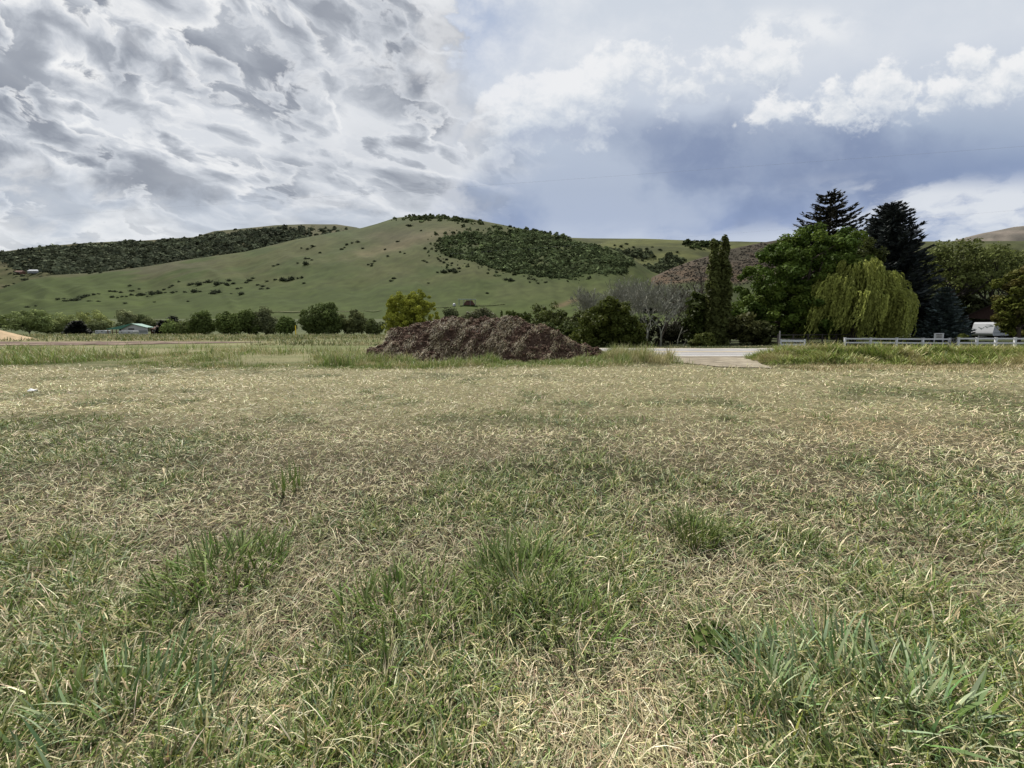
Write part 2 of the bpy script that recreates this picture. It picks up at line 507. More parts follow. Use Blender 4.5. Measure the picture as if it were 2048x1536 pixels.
M = {
    'ground': mat('ground soil and thatch', None, 0.95, 0.45, 9.0, 0.8, attr=True, spec=0.1, bscale=40.0, detail=8),
    'hill': mat('hill turf', None, 0.95, 0.16, 0.035, 0.0, attr=True, spec=0.05, detail=9),
    'grass': mat('grass blades', None, 0.55, 0.12, 6.0, attr=True, transl=0.16, spec=0.2),
    'leaf': mat('leaves', None, 0.55, 0.15, 1.5, attr=True, transl=0.28, spec=0.04),
    'shrub': mat('shrub leaves', None, 0.9, 0.12, 0.5, attr=True, transl=0.15, spec=0.02),
    'needle': mat('needles', None, 0.7, 0.15, 1.5, attr=True, transl=0.05, spec=0.2),
    'bark': mat('bark', (0.075, 0.06, 0.047), 0.95, 0.4, 3.0, 0.6),
    'pale_bark': mat('pale bark', (0.205, 0.205, 0.165), 0.95, 0.25, 2.0, 0.2),
    'dark_bark': mat('dark bark', (0.035, 0.03, 0.026), 0.95, 0.4, 3.0, 0.4),
    'soil': mat('dug soil', (0.074, 0.047, 0.034), 0.98, 0.45, 2.2, 1.0, spec=0.08, bscale=9.0, detail=10, two=((0.13, 0.100, 0.064), 1.1, 0.55, 0.72)),
    'track': mat('bare track earth', (0.105, 0.076, 0.062), 0.98, 0.45, 1.2, 0.8, spec=0.08, bscale=5.0, detail=9, two=((0.20, 0.155, 0.12), 0.35, 0.45, 0.62)),
    'drive': mat('driveway gravel', (0.19, 0.165, 0.125), 0.98, 0.4, 1.5, 0.6, spec=0.1, bscale=25.0, detail=9, two=((0.27, 0.24, 0.185), 0.7, 0.45, 0.65)),
    'asphalt': mat('worn pale asphalt', (0.28, 0.268, 0.258), 0.9, 0.22, 0.5, 0.25, spec=0.2, bscale=60.0, detail=9),
    'wheel_track': mat('darker tyre tracks', (0.20, 0.20, 0.21), 0.85, 0.25, 0.6, 0.1, spec=0.2, detail=9),
    'white_line': mat('white road paint', (0.72, 0.72, 0.70), 0.7, 0.15, 4.0),
    'yellow_line': mat('yellow road paint', (0.55, 0.40, 0.13), 0.7, 0.2, 4.0),
    'sand': mat('tan gravel', (0.36, 0.27, 0.17), 0.98, 0.25, 1.5, 0.6, spec=0.1, bscale=12.0, detail=9),
    'white': mat('white painted wood', (0.62, 0.63, 0.64), 0.7, 0.14, 2.0),
    'old_wood': mat('dark weathered wood', (0.055, 0.048, 0.042), 0.95, 0.35, 4.0),
    'grey_wood': mat('grey weathered wood', (0.22, 0.21, 0.20), 0.95, 0.3, 5.0),
    'trailer': mat('white trailer skin', (0.33, 0.34, 0.355), 0.5, 0.06, 1.0, spec=0.5),
    'decal': mat('grey trailer decal', (0.10, 0.12, 0.12), 0.5, 0.1, 1.0),
    'glass': mat('dark glass', (0.02, 0.022, 0.025), 0.1, 0.1, 1.0, spec=0.6),
    'rubber': mat('black rubber', (0.02, 0.02, 0.02), 0.85, 0.2, 3.0),
    'brown_metal': mat('brown ribbed metal', (0.036, 0.022, 0.019), 0.85, 0.15, 1.0, spec=0.1),
    'shadow_wood': mat('dark shed timber', (0.022, 0.018, 0.016), 0.95, 0.3, 2.0, spec=0.05),
    'green_roof': mat('green metal roof', (0.045, 0.15, 0.115), 0.5, 0.12, 0.6),
    'grey_siding': mat('pale grey siding', (0.36, 0.36, 0.38), 0.8, 0.08, 0.8),
    'dark_opening': mat('dark opening', (0.02, 0.018, 0.017), 0.9, 0.2, 1.0),
    'red_brown': mat('red brown boards', (0.16, 0.085, 0.06), 0.9, 0.2, 1.0),
    'brown_roof': mat('brown shingle roof', (0.20, 0.125, 0.10), 0.9, 0.2, 1.5),
    'steel_roof': mat('pale steel roof', (0.55, 0.60, 0.62), 0.4, 0.08, 0.5),
    'steel': mat('grey steel', (0.18, 0.19, 0.19), 0.5, 0.15, 1.0),
    'hay': mat('stacked hay', (0.135, 0.075, 0.055), 0.95, 0.4, 0.9),
    'wire': mat('grey wire', (0.42, 0.45, 0.50), 0.6, 0.1, 1.0),
    'yellow': mat('yellow paint', (0.62, 0.46, 0.04), 0.5, 0.1, 2.0),
    'sign_text': mat('dark sign lettering', (0.09, 0.08, 0.08), 0.8, 0.1, 2.0),
    'sign_board': mat('pale sign board', (0.45, 0.45, 0.42), 0.7, 0.1, 2.0),
    'lane': mat('pale lane dust', (0.26, 0.22, 0.15), 0.95, 0.2, 0.2),
    'rock': mat('grey rock', (0.30, 0.27, 0.24), 0.95, 0.3, 1.5, 0.5),
}

# ------------------------------------------------------------------ ground shape
def road_y(x):
    """centre line of the road: straight on the right, bending away behind the heap"""
    return 31.5


def G(x, y):
    x = np.asarray(x, float); y = np.asarray(y, float)
    z = -0.55 * sstep(y, 0, 27)
    # right yard, slightly lower, sinking to the left
    right = sstep(x, -6, 4)
    z = z - 0.15 * sstep(y, 36, 44) * right - 0.95 * sstep(y, 42, 58) * right * (1 - sstep(x, 20, 36))
    # left meadow: level, then falls away to the valley floor
    z = z - 1.5 * sstep(y, 80, 150) * (1 - right)
    z = z + 9.6 * sstep(y, 150, 320) * (1 - 0.3 * right)
    # grass bank between field and road on the right
    bank = np.exp(-((y - 23.0) / 1.9) ** 2) * sstep(x, 13.5, 18.5)
    z = z + 0.42 * bank * (0.75 + 0.5 * fbm(x * 0.35, y * 0.35, 5, 3))
    # low hump under the roadside grass
    z = z + 0.10 * np.exp(-((y - 22.0) / 1.6) ** 2) * sstep(x, 2, 4) * (1 - sstep(x, 8.5, 10.5))
    # gentle roughness
    far = 1 - sstep(y, 24.5, 26.5) * (1 - sstep(y, 36.5, 38)) * sstep(x, 2, 5)
    z = z + far * (0.16 * (fbm(x * 0.16, y * 0.16, 2, 3) - 0.5) + 0.05 * (fbm(x * 1.3, y * 1.3, 3, 3) - 0.5))
    return z


# blobs of drier (+) or greener (-) ground, given where they lie: (px, py, half width px, half height px, weight)
BLOBS = [
    (1740, 850, 170, 34, 0.9), (1380, 1340, 190, 120, 0.55), (1700, 1180, 260, 70, 0.5), (900, 1120, 120, 50, 0.5), (330, 1060, 200, 45, 0.5),
    (560, 1110, 110, 60, 0.35), (80, 960, 150, 40, 0.4), (500, 1290, 200, 60, 0.35), (250, 1380, 260, 70, 0.3), (1250, 1040, 160, 40, 0.35),
    (1050, 1190, 150, 75, -1.1), (400, 1140, 150, 75, -1.0), (760, 1240, 140, 75, -0.9), (1400, 1062, 80, 38, -0.9), (1900, 1040, 170, 70, -0.6),
    (1750, 1420, 330, 120, -0.5), (120, 1150, 160, 60, -0.4), (1620, 1060, 90, 30, -0.35), (560, 960, 200, 40, -0.35), (60, 900, 160, 30, -0.35),
    (1150, 1250, 200, 60, -0.3), (100, 1500, 220, 60, -0.5), (1080, 880, 300, 20, -0.18), (300, 880, 300, 25, -0.3), (1960, 930, 120, 40, -0.3),
]


def blob_weight(x, y):
    w = np.zeros_like(np.asarray(x, float))
    for px, py, a, b, k in BLOBS:
        gy = CAMH * F / (py - HORIZON)
        gx = (px - CX) / F * gy
        ry = CAMH * F / max(py - b - HORIZON, 20) - gy
        rx = a / F * gy
        w += k * np.exp(-(((x - gx) / rx) ** 2 + ((y - gy) / max(ry, 0.1)) ** 2))
    return w


def greenness(x, y):
    n = 0.6 * fbm(x * 1.1, y * 1.1, 21, 4) + 0.4 * fbm(x * 0.32, y * 0.32, 25, 3)
    bias = 0.035 * (1 - sstep(y, 3.5, 6)) - 0.05 * sstep(y, 6.5, 9.5) - 0.04 * sstep(y, 10, 14)
    return sstep(n + bias - 0.11 * blob_weight(x, y), 0.42, 0.62)


def strip_edge(x):
    """depth at which the mown field ends and rough grass begins"""
    e = np.interp(x, [-60, -30, -18, -8, 0, 6, 10, 12, 15, 19, 30, 60], [20.0, 19.0, 18.0, 17.8, 19.4, 20.4, 20.8, 21.5, 20.5, 19.5, 18.5, 19])
    return e + 3.2 * (fbm(np.asarray(x) * .33, np.asarray(x) * 0 + .5, 160, 4) - .5)


def build_ground():
    jr = np.linspace(0, 1, 360)
    Y = 1.2 * np.exp(jr * math.log(460 / 1.2)) - 1.4
    Y = np.concatenate([[-40, -8], Y])
    u = np.linspace(-2.6, 2.6, 460)
    YY, UU = np.meshgrid(Y, u, indexing='ij')
    XX = UU * (np.abs(YY) + 3.0)
    ZZ = G(XX, YY)
    ZZ[-40:] -= (np.clip(YY[-40:] - 330, 0, None)) * 0.05
    gr = greenness(XX, YY)
    soil = np.array([0.085, 0.066, 0.047]); thatch = np.array([0.200, 0.182, 0.100]); turf = np.array([0.060, 0.066, 0.028])
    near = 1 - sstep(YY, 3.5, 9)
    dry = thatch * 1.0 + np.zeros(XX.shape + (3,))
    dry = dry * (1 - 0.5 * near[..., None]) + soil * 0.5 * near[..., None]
    col = dry * (1 - 0.7 * gr[..., None]) + turf * 0.7 * gr[..., None]
    rough = sstep(YY, strip_edge(XX) - 0.4, strip_edge(XX) + 1.2)
    meadow = np.array([0.095, 0.105, 0.042]) * (0.7 + 0.6 * fbm(XX * 0.08, YY * 0.08, 31, 4))[..., None]
    tanp = sstep(fbm(XX * 0.07, YY * 0.22, 33, 4), 0.47, 0.62)[..., None] * (1 - sstep(YY, 100, 140))[..., None]
    meadow = meadow * (1 - 0.6 * tanp) + thatch * 0.9 * 0.6 * tanp
    col = col * (1 - rough[..., None]) + meadow * rough[..., None]
    farf = sstep(YY, 140, 190)[..., None]
    col = col * (1 - farf) + np.array([0.048, 0.058, 0.025]) * farf
    yard = (sstep(YY, 37, 40) * sstep(XX, 2, 5) * (1 - sstep(YY, 100, 140)))[..., None]
    col = col * (1 - yard) + np.array([0.035, 0.042, 0.018]) * yard
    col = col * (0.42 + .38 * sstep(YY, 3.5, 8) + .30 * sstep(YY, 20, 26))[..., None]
    nr, nc = XX.shape
    V = np.stack([XX, YY, ZZ], -1).reshape(-1, 3)
    i = np.arange(nr * nc).reshape(nr, nc)
    Q = np.stack([i[:-1, :-1], i[:-1, 1:], i[1:, 1:], i[1:, :-1]], -1).reshape(-1, 4)
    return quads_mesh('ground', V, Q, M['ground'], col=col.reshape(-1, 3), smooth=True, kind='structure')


build_ground()


def sheet(name, path, halfw, material, lift, n_across=8, ragged=0.0, seed=0, res=60, kind='structure', parent=None, zfun=None):
    """strip that follows a path over the ground"""
    P = np.array(path, float)
    d = np.concatenate([[0], np.cumsum(np.linalg.norm(np.diff(P, axis=0), axis=1))])
    t = np.linspace(0, d[-1], res)
    # smooth resample
    X = np.interp(t, d, P[:, 0]); Yc = np.interp(t, d, P[:, 1])
    k = 5
    pad = lambda a: np.concatenate([a[:1].repeat(k), a, a[-1:].repeat(k)])
    ker = np.ones(2 * k + 1) / (2 * k + 1)
    Xs = np.convolve(pad(X), ker, 'valid'); Ys = np.convolve(pad(Yc), ker, 'valid')
    tx, ty = np.gradient(Xs), np.gradient(Ys)
    L = np.hypot(tx, ty); nx, ny = -ty / L, tx / L
    h = np.interp(t, d, halfw) if hasattr(halfw, '__len__') else np.full(res, halfw)
    s = np.linspace(-1, 1, n_across)
    hh = h[:, None] * np.ones_like(s)[None]
    if ragged:
        hh = hh * (1 + ragged * (fbm(t[:, None] * 0.7 + (s[None] > 0) * 50, np.zeros((res, n_across)), 40 + seed, 4) - 0.5) * 2)
    VX = Xs[:, None] + nx[:, None] * s[None] * hh
    VY = Ys[:, None] + ny[:, None] * s[None] * hh
    VZ = (zfun or G)(VX, VY) + lift
    i = np.arange(res * n_across).reshape(res, n_across)
    Q = np.stack([i[:-1, :-1], i[1:, :-1], i[1:, 1:], i[:-1, 1:]], -1).reshape(-1, 4)
    return quads_mesh(name, np.stack([VX, VY, VZ], -1).reshape(-1, 3), Q, material, smooth=True, kind=kind, parent=parent)


ROAD = [(95, 31.5), (60, 31.5), (30, 31.5), (10, 31.5), (5, 31.8), (0, 33), (-5, 37), (-8.5, 45), (-10.5, 60), (-11.5, 85)]


def flat_road(x, y):
    return -0.55 + 0 * x - 1.2 * sstep(y, 45, 90)


def offset_path(path, off):
    P = np.array(path, float)
    T = np.gradient(P, axis=0); T /= np.linalg.norm(T, axis=1)[:, None]
    N = np.stack([-T[:, 1], T[:, 0]], -1)
    return (P + N * off).tolist()


road = sheet('road', ROAD, 4.6, M['asphalt'], 0.06, res=160, zfun=flat_road)
# the path runs right to left, so a positive offset lies towards the camera
for off, w, mm, nm, lf in ((3.9, 0.10, 'white_line', 'edge_line', 0.075), (-3.9, 0.09, 'white_line', 'edge_line', 0.075),
                           (0.16, 0.06, 'yellow_line', 'centre_line', 0.075), (-0.16, 0.06, 'yellow_line', 'centre_line', 0.075),
                           (2.75, 0.30, 'wheel_track', 'tyre_track', 0.068), (1.1, 0.28, 'wheel_track', 'tyre_track', 0.068),
                           (-1.2, 0.25, 'wheel_track', 'tyre_track', 0.068), (-2.8, 0.3, 'wheel_track', 'tyre_track', 0.068)):
    sheet(nm, offset_path(ROAD, off), w, M[mm], lf, n_across=2, res=160, parent=road, zfun=flat_road, ragged=0.0 if 'line' in nm else 0.3, seed=int(off * 10) % 7)
sheet('road_shoulder', offset_path(ROAD, 4.9), .9, M['drive'], 0.05, n_across=6, ragged=0.5, seed=2, res=260, zfun=flat_road)
sheet('road_shoulder', offset_path(ROAD, -4.9), .8, M['drive'], 0.05, n_across=6, ragged=0.5, seed=4, res=260, zfun=flat_road)
sheet('driveway', [(11.6, 18.6), (12.0, 21), (12.3, 24), (12.6, 27.0)], [1.2, 1.7, 3.1, 5.2], M['drive'], 0.035, n_across=24, ragged=0.22, seed=3, res=50)
sheet('dirt_track', [(-95, 47), (-70, 47), (-55, 47.5), (-42, 49), (-33, 52)], [6.0, 6.0, 5.0, 3.0, 0.4], M['track'], 0.05, n_across=10, ragged=0.4, seed=5, res=120)


# ------------------------------------------------------------------ hills
class Hill:
    """a hillside from its foot to its skyline; rows run from near to far, each row with its own depth"""
    def __init__(s, name, sky, base, d0, d1, pw, px0, px1, colfun, rough, nx=420, ny=110, back=0.25, seed=0, tone=1.0):
        s.sky, s.base, s.d0, s.d1, s.pw, s.seed, s.rough = sky, base, d0, d1, pw, seed, rough
        px = np.linspace(px0, px1, nx)
        t = np.linspace(-0.04, 1.0 + back, ny)
        T, PX = np.meshgrid(t, px, indexing='ij')
        X, Y, Z, PY = s.point(PX, T)
        C = colfun(PX, PY, X, Y, T) * tone
        i = np.arange(nx * ny).reshape(ny, nx)
        Q = np.stack([i[:-1, :-1], i[:-1, 1:], i[1:, 1:], i[1:, :-1]], -1).reshape(-1, 4)
        s.obj = quads_mesh(name, np.stack([X, Y, Z], -1).reshape(-1, 3), Q, M['hill'], col=C.reshape(-1, 3), smooth=True, kind='structure')

    def val(s, v, px):
        return np.interp(px, [q[0] for q in v], [q[1] for q in v]) if isinstance(v, list) else v + 0 * px

    def point(s, px, t):
        sk, bs = s.val(s.sky, px), s.val(s.base, px)
        d0, d1 = s.val(s.d0, px), s.val(s.d1, px)
        tc = np.clip(t, None, 1)
        PY = sk + (bs - sk) * (1 - tc) ** s.pw
        PY = PY + np.clip(t - 1, 0, None) * 120
        Y = d0 + (d1 - d0) * t
        X = (px - CX) / F * Y
        Z = CAMH + (HORIZON - PY) / F * Y
        am = np.sin(np.pi * np.clip(t, 0, 1)) ** 0.8
        Z = Z + s.rough * am * ((fbm(X / 90, Y / 140, 50 + s.seed, 4) - 0.5) * 2.2 + (fbm(X / 24, Y / 40, 54 + s.seed, 4) - 0.5) * 0.7)
        fold = 1 - np.abs(fbm(px / 95 + tc * .9, tc * 1.6 + px * 0, 58 + s.seed, 3) - .5) * 2
        Z = Z + s.rough * am * (fold - .75) * 4.5
        return X, Y, Z, PY

    def on(s, px, py):
        px = np.asarray(px, float)
        sk, bs = s.val(s.sky, px), s.val(s.base, px)
        t = 1 - np.clip((py - sk) / np.maximum(bs - sk, 1e-3), 0, 1) ** (1 / s.pw)
        X, Y, Z, _ = s.point(px, t)
        return np.stack([X, Y, Z], -1)


def lerp(a, b, f):
    return np.asarray(a) * (1 - f[..., None]) + np.asarray(b) * f[..., None]


def col_main(PX, PY, X, Y, T):
    g1 = fbm(X / 60, Y / 60, 61, 5); g2 = fbm(PX / 90, PY / 26, 63, 4)
    c = lerp((0.088, 0.122, 0.034), (0.122, 0.136, 0.047), sstep(g1 * 0.5 + g2 * 0.5, 0.35, 0.65))
    # lower fields are greener
    c = lerp(c, np.array([0.088, 0.122, 0.033]) * (0.8 + 0.4 * g2[..., None]), 0.85 * sstep(PY, 545, 590))
    # drier tan spur from the summit down to the left
    spur = np.interp(PX, [560, 700, 800, 900, 1000], [545, 520, 495, 470, 470])
    c = lerp(c, (0.235, 0.205, 0.105), 0.85 * np.exp(-((PY - spur) / 11) ** 2) * sstep(PX, 570, 740) * (1 - sstep(PX, 880, 960)) * sstep(g2, 0.25, 0.6))
    c = lerp(c, (0.17, 0.145, 0.09), 0.6 * np.exp(-((PY - 478) / 16) ** 2) * np.exp(-((PX - 800) / 75) ** 2))
    c = lerp(c, (0.145, 0.130, 0.085), 0.6 * np.exp(-((PY - 535) / 22) ** 2) * (1 - sstep(PX, 330, 520)) * sstep(g1, 0.4, 0.6))
    # yellow green field on the right of the hay shed
    c = lerp(c, (0.120, 0.142, 0.052), 0.75 * sstep(PX, 970, 1010) * np.exp(-((PY - 586) / 22) ** 2))
    c = lerp(c, (0.25, 0.185, 0.105), 0.8 * np.exp(-((PY - (612 - (PX - 1115) * 0.30)) / 4) ** 2) * sstep(PX, 1100, 1115) * (1 - sstep(PX, 1150, 1165)))
    # field boundary
    c = lerp(c, (0.05, 0.07, 0.03), 0.6 * np.exp(-((PY - (598 + (PX - 880) * 0.0)) / 2.0) ** 2) * sstep(PX, 820, 900) * (1 - sstep(PX, 1080, 1120)) * 0)
    fine = 0.72 + 0.56 * fbm(X / 5, Y / 9, 66, 3) + .25 * (fbm(PX / 22, PY / 3, 67, 3) - .5)
    return c * fine[..., None]


def col_back(PX, PY, X, Y, T):
    g1 = fbm(X / 70, Y / 70, 71, 5)
    c = lerp((0.088, 0.100, 0.036), (0.135, 0.128, 0.060), sstep(g1, 0.35, 0.65))
    return c * (0.8 + 0.4 * fbm(X / 10, Y / 12, 72, 3))[..., None]


def col_ridge(PX, PY, X, Y, T):
    g1 = fbm(PX / 70, PY / 8, 73, 4)
    c = lerp((0.090, 0.100, 0.045), (0.150, 0.160, 0.062), sstep(g1, 0.35, 0.65) * (1 - 0.7 * sstep(PX, 1400, 1800)))
    return c * (0.85 + 0.3 * fbm(X / 12, Y / 14, 74, 3))[..., None]


def col_brown(PX, PY, X, Y, T):
    g1 = fbm(X / 14, Y / 30, 75, 5)
    c = lerp((0.135, 0.108, 0.080), (0.085, 0.075, 0.055), sstep(g1, 0.38, 0.62))
    c = lerp(c, (0.20, 0.135, 0.085), 0.6 * sstep(PY, 520, 560) * (1 - sstep(PX, 1440, 1520)) * sstep(fbm(X / 9, Y / 20, 79, 3), 0.3, 0.6))
    c = lerp(c, (0.080, 0.098, 0.042), sstep(PY, 563, 572))
    return c * (0.65 + 0.7 * fbm(X / 3.5, Y / 8, 76, 3))[..., None]


def col_peak(PX, PY, X, Y, T):
    g1 = fbm(X / 160, Y / 160, 77, 5)
    return lerp((0.26, 0.225, 0.19), (0.18, 0.165, 0.14), sstep(g1, 0.35, 0.65))


H_peak = Hill('far_peak', [(1700, 520), (1880, 488), (1905, 481), (1950, 470), (2000, 460), (2048, 453), (2200, 438), (2500, 425)], 560, 2200, 2800, 1.6, 1650, 2500, col_peak, 14, 160, 50, seed=5, tone=0.62)
H_ridge = Hill('green_ridge', [(900, 520), (1090, 484), (1130, 479), (1170, 480), (1290, 481), (1400, 485), (1500, 487), (1700, 490), (1840, 486), (2048, 485), (2700, 480)], 620, 800, 1500, 1.6, 950, 2700, col_ridge, 6, 300, 70, seed=4, tone=0.58)
H_back = Hill('wooded_hill', [(-900, 600), (-300, 540), (-100, 520), (0, 508), (100, 496), (200, 488), (300, 484), (400, 478), (440, 466), (480, 463), (560, 455), (620, 453), (680, 453), (720, 459), (770, 474), (850, 500)], 620, 700, 1450, 1.5, -900, 850, col_back, 5, 360, 90, seed=3, tone=0.48)
H_main = Hill('grass_hill', [(-900, 605), (-300, 592), (0, 583), (60, 562), (110, 552), (200, 547), (300, 535), (380, 522), (500, 506), (600, 482), (680, 468), (730, 460), (760, 452), (795, 441), (830, 437), (870, 438), (940, 442), (1000, 453), (1060, 465), (1140, 480), (1190, 492), (1230, 504), (1262, 520), (1300, 545), (1350, 560), (1400, 568), (1450, 573), (1700, 590), (2700, 610)],
              641, 290, [(-900, 700), (0, 720), (500, 900), (830, 1050), (1100, 900), (1450, 600), (2700, 500)], 1.35, -900, 2700, col_main, 4.0, 700, 170, seed=1, tone=0.43)
H_brown = Hill('sagebrush_hill', [(1230, 600), (1300, 556), (1340, 538), (1380, 523), (1450, 502), (1500, 491), (1560, 481), (1600, 478), (1700, 480), (1830, 505), (1950, 560), (2050, 600)], 612, 395, 640, 1.25, 1230, 2050, col_brown, 2.2, 300, 110, seed=6, tone=0.46)


# ------------------------------------------------------------------ foliage makers
def leaf_cards(C, D, size_, col, rng, up=0.35, aspect=1.6):
    """diamond leaf faces: centres C, outward directions D; returns verts, quads, colours"""
    n = len(C)
    N = D + rng.normal(0, 0.55, (n, 3)); N[:, 2] += up
    N /= np.linalg.norm(N, axis=1)[:, None] + 1e-9
    R = rng.normal(0, 1, (n, 3))
    T = np.cross(N, R); T /= np.linalg.norm(T, axis=1)[:, None] + 1e-9
    B = np.cross(N, T)
    s = (size_ * rng.uniform(0.6, 1.4, n))[:, None]
    V = np.stack([C - T * s * aspect * .5, C - B * s * .5 + N * s * .1, C + T * s * aspect * .5, C + B * s * .5 - N * s * .08], 1).reshape(-1, 3)
    Q = np.arange(4 * n).reshape(n, 4)
    return V, Q, np.repeat(col, 4, axis=0)


def clump_cards(centres, radii, per, size_, base, rng, var=0.25, flat=0.85, upper=0.25, up=0.35, aspect=1.6, tint=None):
    """leaf cards gathered in clumps"""
    centres = np.asarray(centres, float); radii = np.asarray(radii, float)
    k = np.repeat(np.arange(len(centres)), per)
    n = len(k)
    D = rng.normal(0, 1, (n, 3)); D[:, 2] += upper
    D /= np.linalg.norm(D, axis=1)[:, None]
    r = radii[k] * rng.uniform(0.35, 1.12, n) ** 0.6
    C = centres[k] + D * r[:, None] * np.array([1, 1, flat])
    cl = rng.normal(0, var * 0.6, len(centres))[k] + rng.normal(0, var * 0.6, n)
    col = np.asarray(base)[None] * np.exp(cl)[:, None]
    if tint is not None:
        w = (rng.random(len(centres)) ** 2)[k][:, None] * 0.7
        col = col * (1 - w) + np.asarray(tint)[None] * w
    return leaf_cards(C, D, size_, col, rng, up, aspect)


def in_ellipsoids(ells, n, rng, shell=0.45):
    """clump centres in a union of ellipsoids (c, r), biased to the outside"""
    ells = [(np.array(c, float), np.array(r, float)) for c, r in ells]
    vol = np.array([np.prod(r) ** (2 / 3) for c, r in ells]); vol /= vol.sum()
    w = rng.choice(len(ells), n, p=vol)
    D = rng.normal(0, 1, (n, 3)); D /= np.linalg.norm(D, axis=1)[:, None]
    rr = rng.random(n) ** shell
    c = np.stack([ells[i][0] for i in w]); r = np.stack([ells[i][1] for i in w])
    return c + D * r * rr[:, None]


def limbs(mb, base_z, fork_z, r0, targets, rng, sides=6, lean=(0, 0), bend=0.15):
    """trunk to the fork, then a curved limb to each target"""
    top = Vector((lean[0], lean[1], fork_z))
    mb.tube([(0, 0, base_z), (lean[0] * .3 + .02, lean[1] * .3, base_z + (fork_z - base_z) * .35), (lean[0] * .7, lean[1] * .7, base_z + (fork_z - base_z) * .7), top], [r0 * 1.25, r0, r0 * .9, r0 * .8], 8)
    for t in targets:
        t = Vector(t)
        L = (t - top).length
        p1 = top.lerp(t, 0.35) + Vector(rng.normal(0, bend * L * .5, 3)) + Vector((0, 0, L * .10))
        p2 = top.lerp(t, 0.7) + Vector(rng.normal(0, bend * L * .5, 3)) + Vector((0, 0, L * .07))
        r = r0 * .5
        mb.tube([top - Vector((0, 0, .1)), p1, p2, t], [r, r * .7, r * .42, r * .12], sides, cap=False)


def broadleaf(name, loc, ells, label, cat='tree', group=None, n_cl=60, cr=(0.5, 0.9), per=60, leaf=0.25, base=(0.06, 0.09, 0.025), trunk_r=0.2, fork=1.5, seed=1,
              var=0.25, shell=0.42, tint=None, bark='bark', up=0.35, aspect=1.6, upper=0.3, nl=10, matl='leaf', lean=(0, 0), trunk='trunk'):
    rng = np.random.default_rng(seed)
    root = empty(name, loc, label, cat, group)
    C = in_ellipsoids(ells, n_cl, rng, shell)
    R = rng.uniform(cr[0], cr[1], n_cl)
    C[:, 2] = np.maximum(C[:, 2], R * 0.5)
    V, Q, col = clump_cards(C, R, per, leaf, base, rng, var, tint=tint, up=up, aspect=aspect, upper=upper)
    mb = MB()
    limbs(mb, -0.3, fork, trunk_r, [C[i] for i in rng.choice(n_cl, min(nl, n_cl), replace=False)], rng, lean=lean)
    mb.build(trunk, M[bark], root, smooth=True)
    quads_mesh('crown', V, Q, M[matl], col=col, parent=root)
    return root


def gz(x, y):
    return float(G(np.array([x]), np.array([y]))[0])


def spot(px, Y):
    x = (px - CX) / F * Y
    return (x, Y, gz(x, Y))


def spruce(name, loc, Ht, Rb, label, group=None, base=(0.02, 0.03, 0.022), seed=1, z0=0.06, levels=34, nb=8, density=12, spray=0.5, power=0.8, droop=0.15, ragged=0.25, tip_up=0.25, wide=0.35, start=0.0, crown_top=0.0):
    rng = np.random.default_rng(seed)
    root = empty(name, loc, label, 'tree', group)
    mb = MB()
    mb.tube([(0, 0, -0.4), (0.03, 0, Ht * .4), (0, 0.02, Ht * .8), (0, 0, Ht * .99)], [Ht * .017, Ht * .012, Ht * .005, 0.015], 8)
    VC, DC, SC = [], [], []
    for i in range(levels):
        f = z0 + (1 - z0) * (i + rng.uniform(-.3, .3)) / levels
        f = min(max(f, z0), 0.985)
        L0 = Rb * (1 - f) ** power
        if crown_top: L0 = min(L0, Rb * crown_top * (1 - f) ** .45)
        for j in range(nb):
            a = 2 * math.pi * (j + rng.uniform(-.35, .35)) / nb + i * 1.1
            L = L0 * rng.uniform(1 - ragged, 1 + ragged * .6) + 0.12
            n = max(3, int(density * L / Rb + 3))
            s = np.linspace(0.12, 1, n)
            zz = f * Ht + L * (0.05 * s - droop * np.sin(s * 2.4) + tip_up * s ** 3 * .5)
            pts = np.stack([np.cos(a) * L * s, np.sin(a) * L * s, zz], -1)
            if L > 0.5:
                mb.tube([(0, 0, f * Ht), pts[n // 2], pts[-1]], [0.02 + L * .012, 0.012 + L * .006, 0.006], 4, cap=False)
            side = np.array([-np.sin(a), np.cos(a), 0.0])
            for q in range(3):
                w = wide * L * (1 - 0.75 * s) * rng.uniform(-1, 1, n)
                P = pts + side[None] * w[:, None] + rng.normal(0, 0.05 * spray, (n, 3))
                P[:, 2] -= np.abs(w) * .25
                d = np.stack([np.cos(a) + 0 * s, np.sin(a) + 0 * s, 0.35 + 0 * s], -1) + side[None] * (np.sign(w) * .8)[:, None]
                VC.append(P); DC.append(d); SC.append(np.full(n, spray * (0.55 + 0.45 * L / Rb)))
    C = np.concatenate(VC); D = np.concatenate(DC); Sz = np.concatenate(SC)
    n = len(C)
    D += rng.normal(0, .25, D.shape); D /= np.linalg.norm(D, axis=1)[:, None]
    U = np.array([0, 0, 1.0]) + rng.normal(0, .5, (n, 3))
    B = np.cross(D, U); B /= np.linalg.norm(B, axis=1)[:, None] + 1e-9
    s = (Sz * rng.uniform(.6, 1.3, n))[:, None]
    V = np.stack([C - D * s * .5, C - B * s * .26 - np.array([0, 0, .12]) * s, C + D * s * .75, C + B * s * .26 - np.array([0, 0, .12]) * s], 1).reshape(-1, 3)
    col = np.asarray(base)[None] * np.exp(rng.normal(0, .3, n))[:, None]
    mb.build('trunk', M['dark_bark'], root, smooth=True)
    quads_mesh('crown', V, np.arange(4 * n).reshape(n, 4), M['needle'], col=np.repeat(col, 4, axis=0), parent=root)
    return root


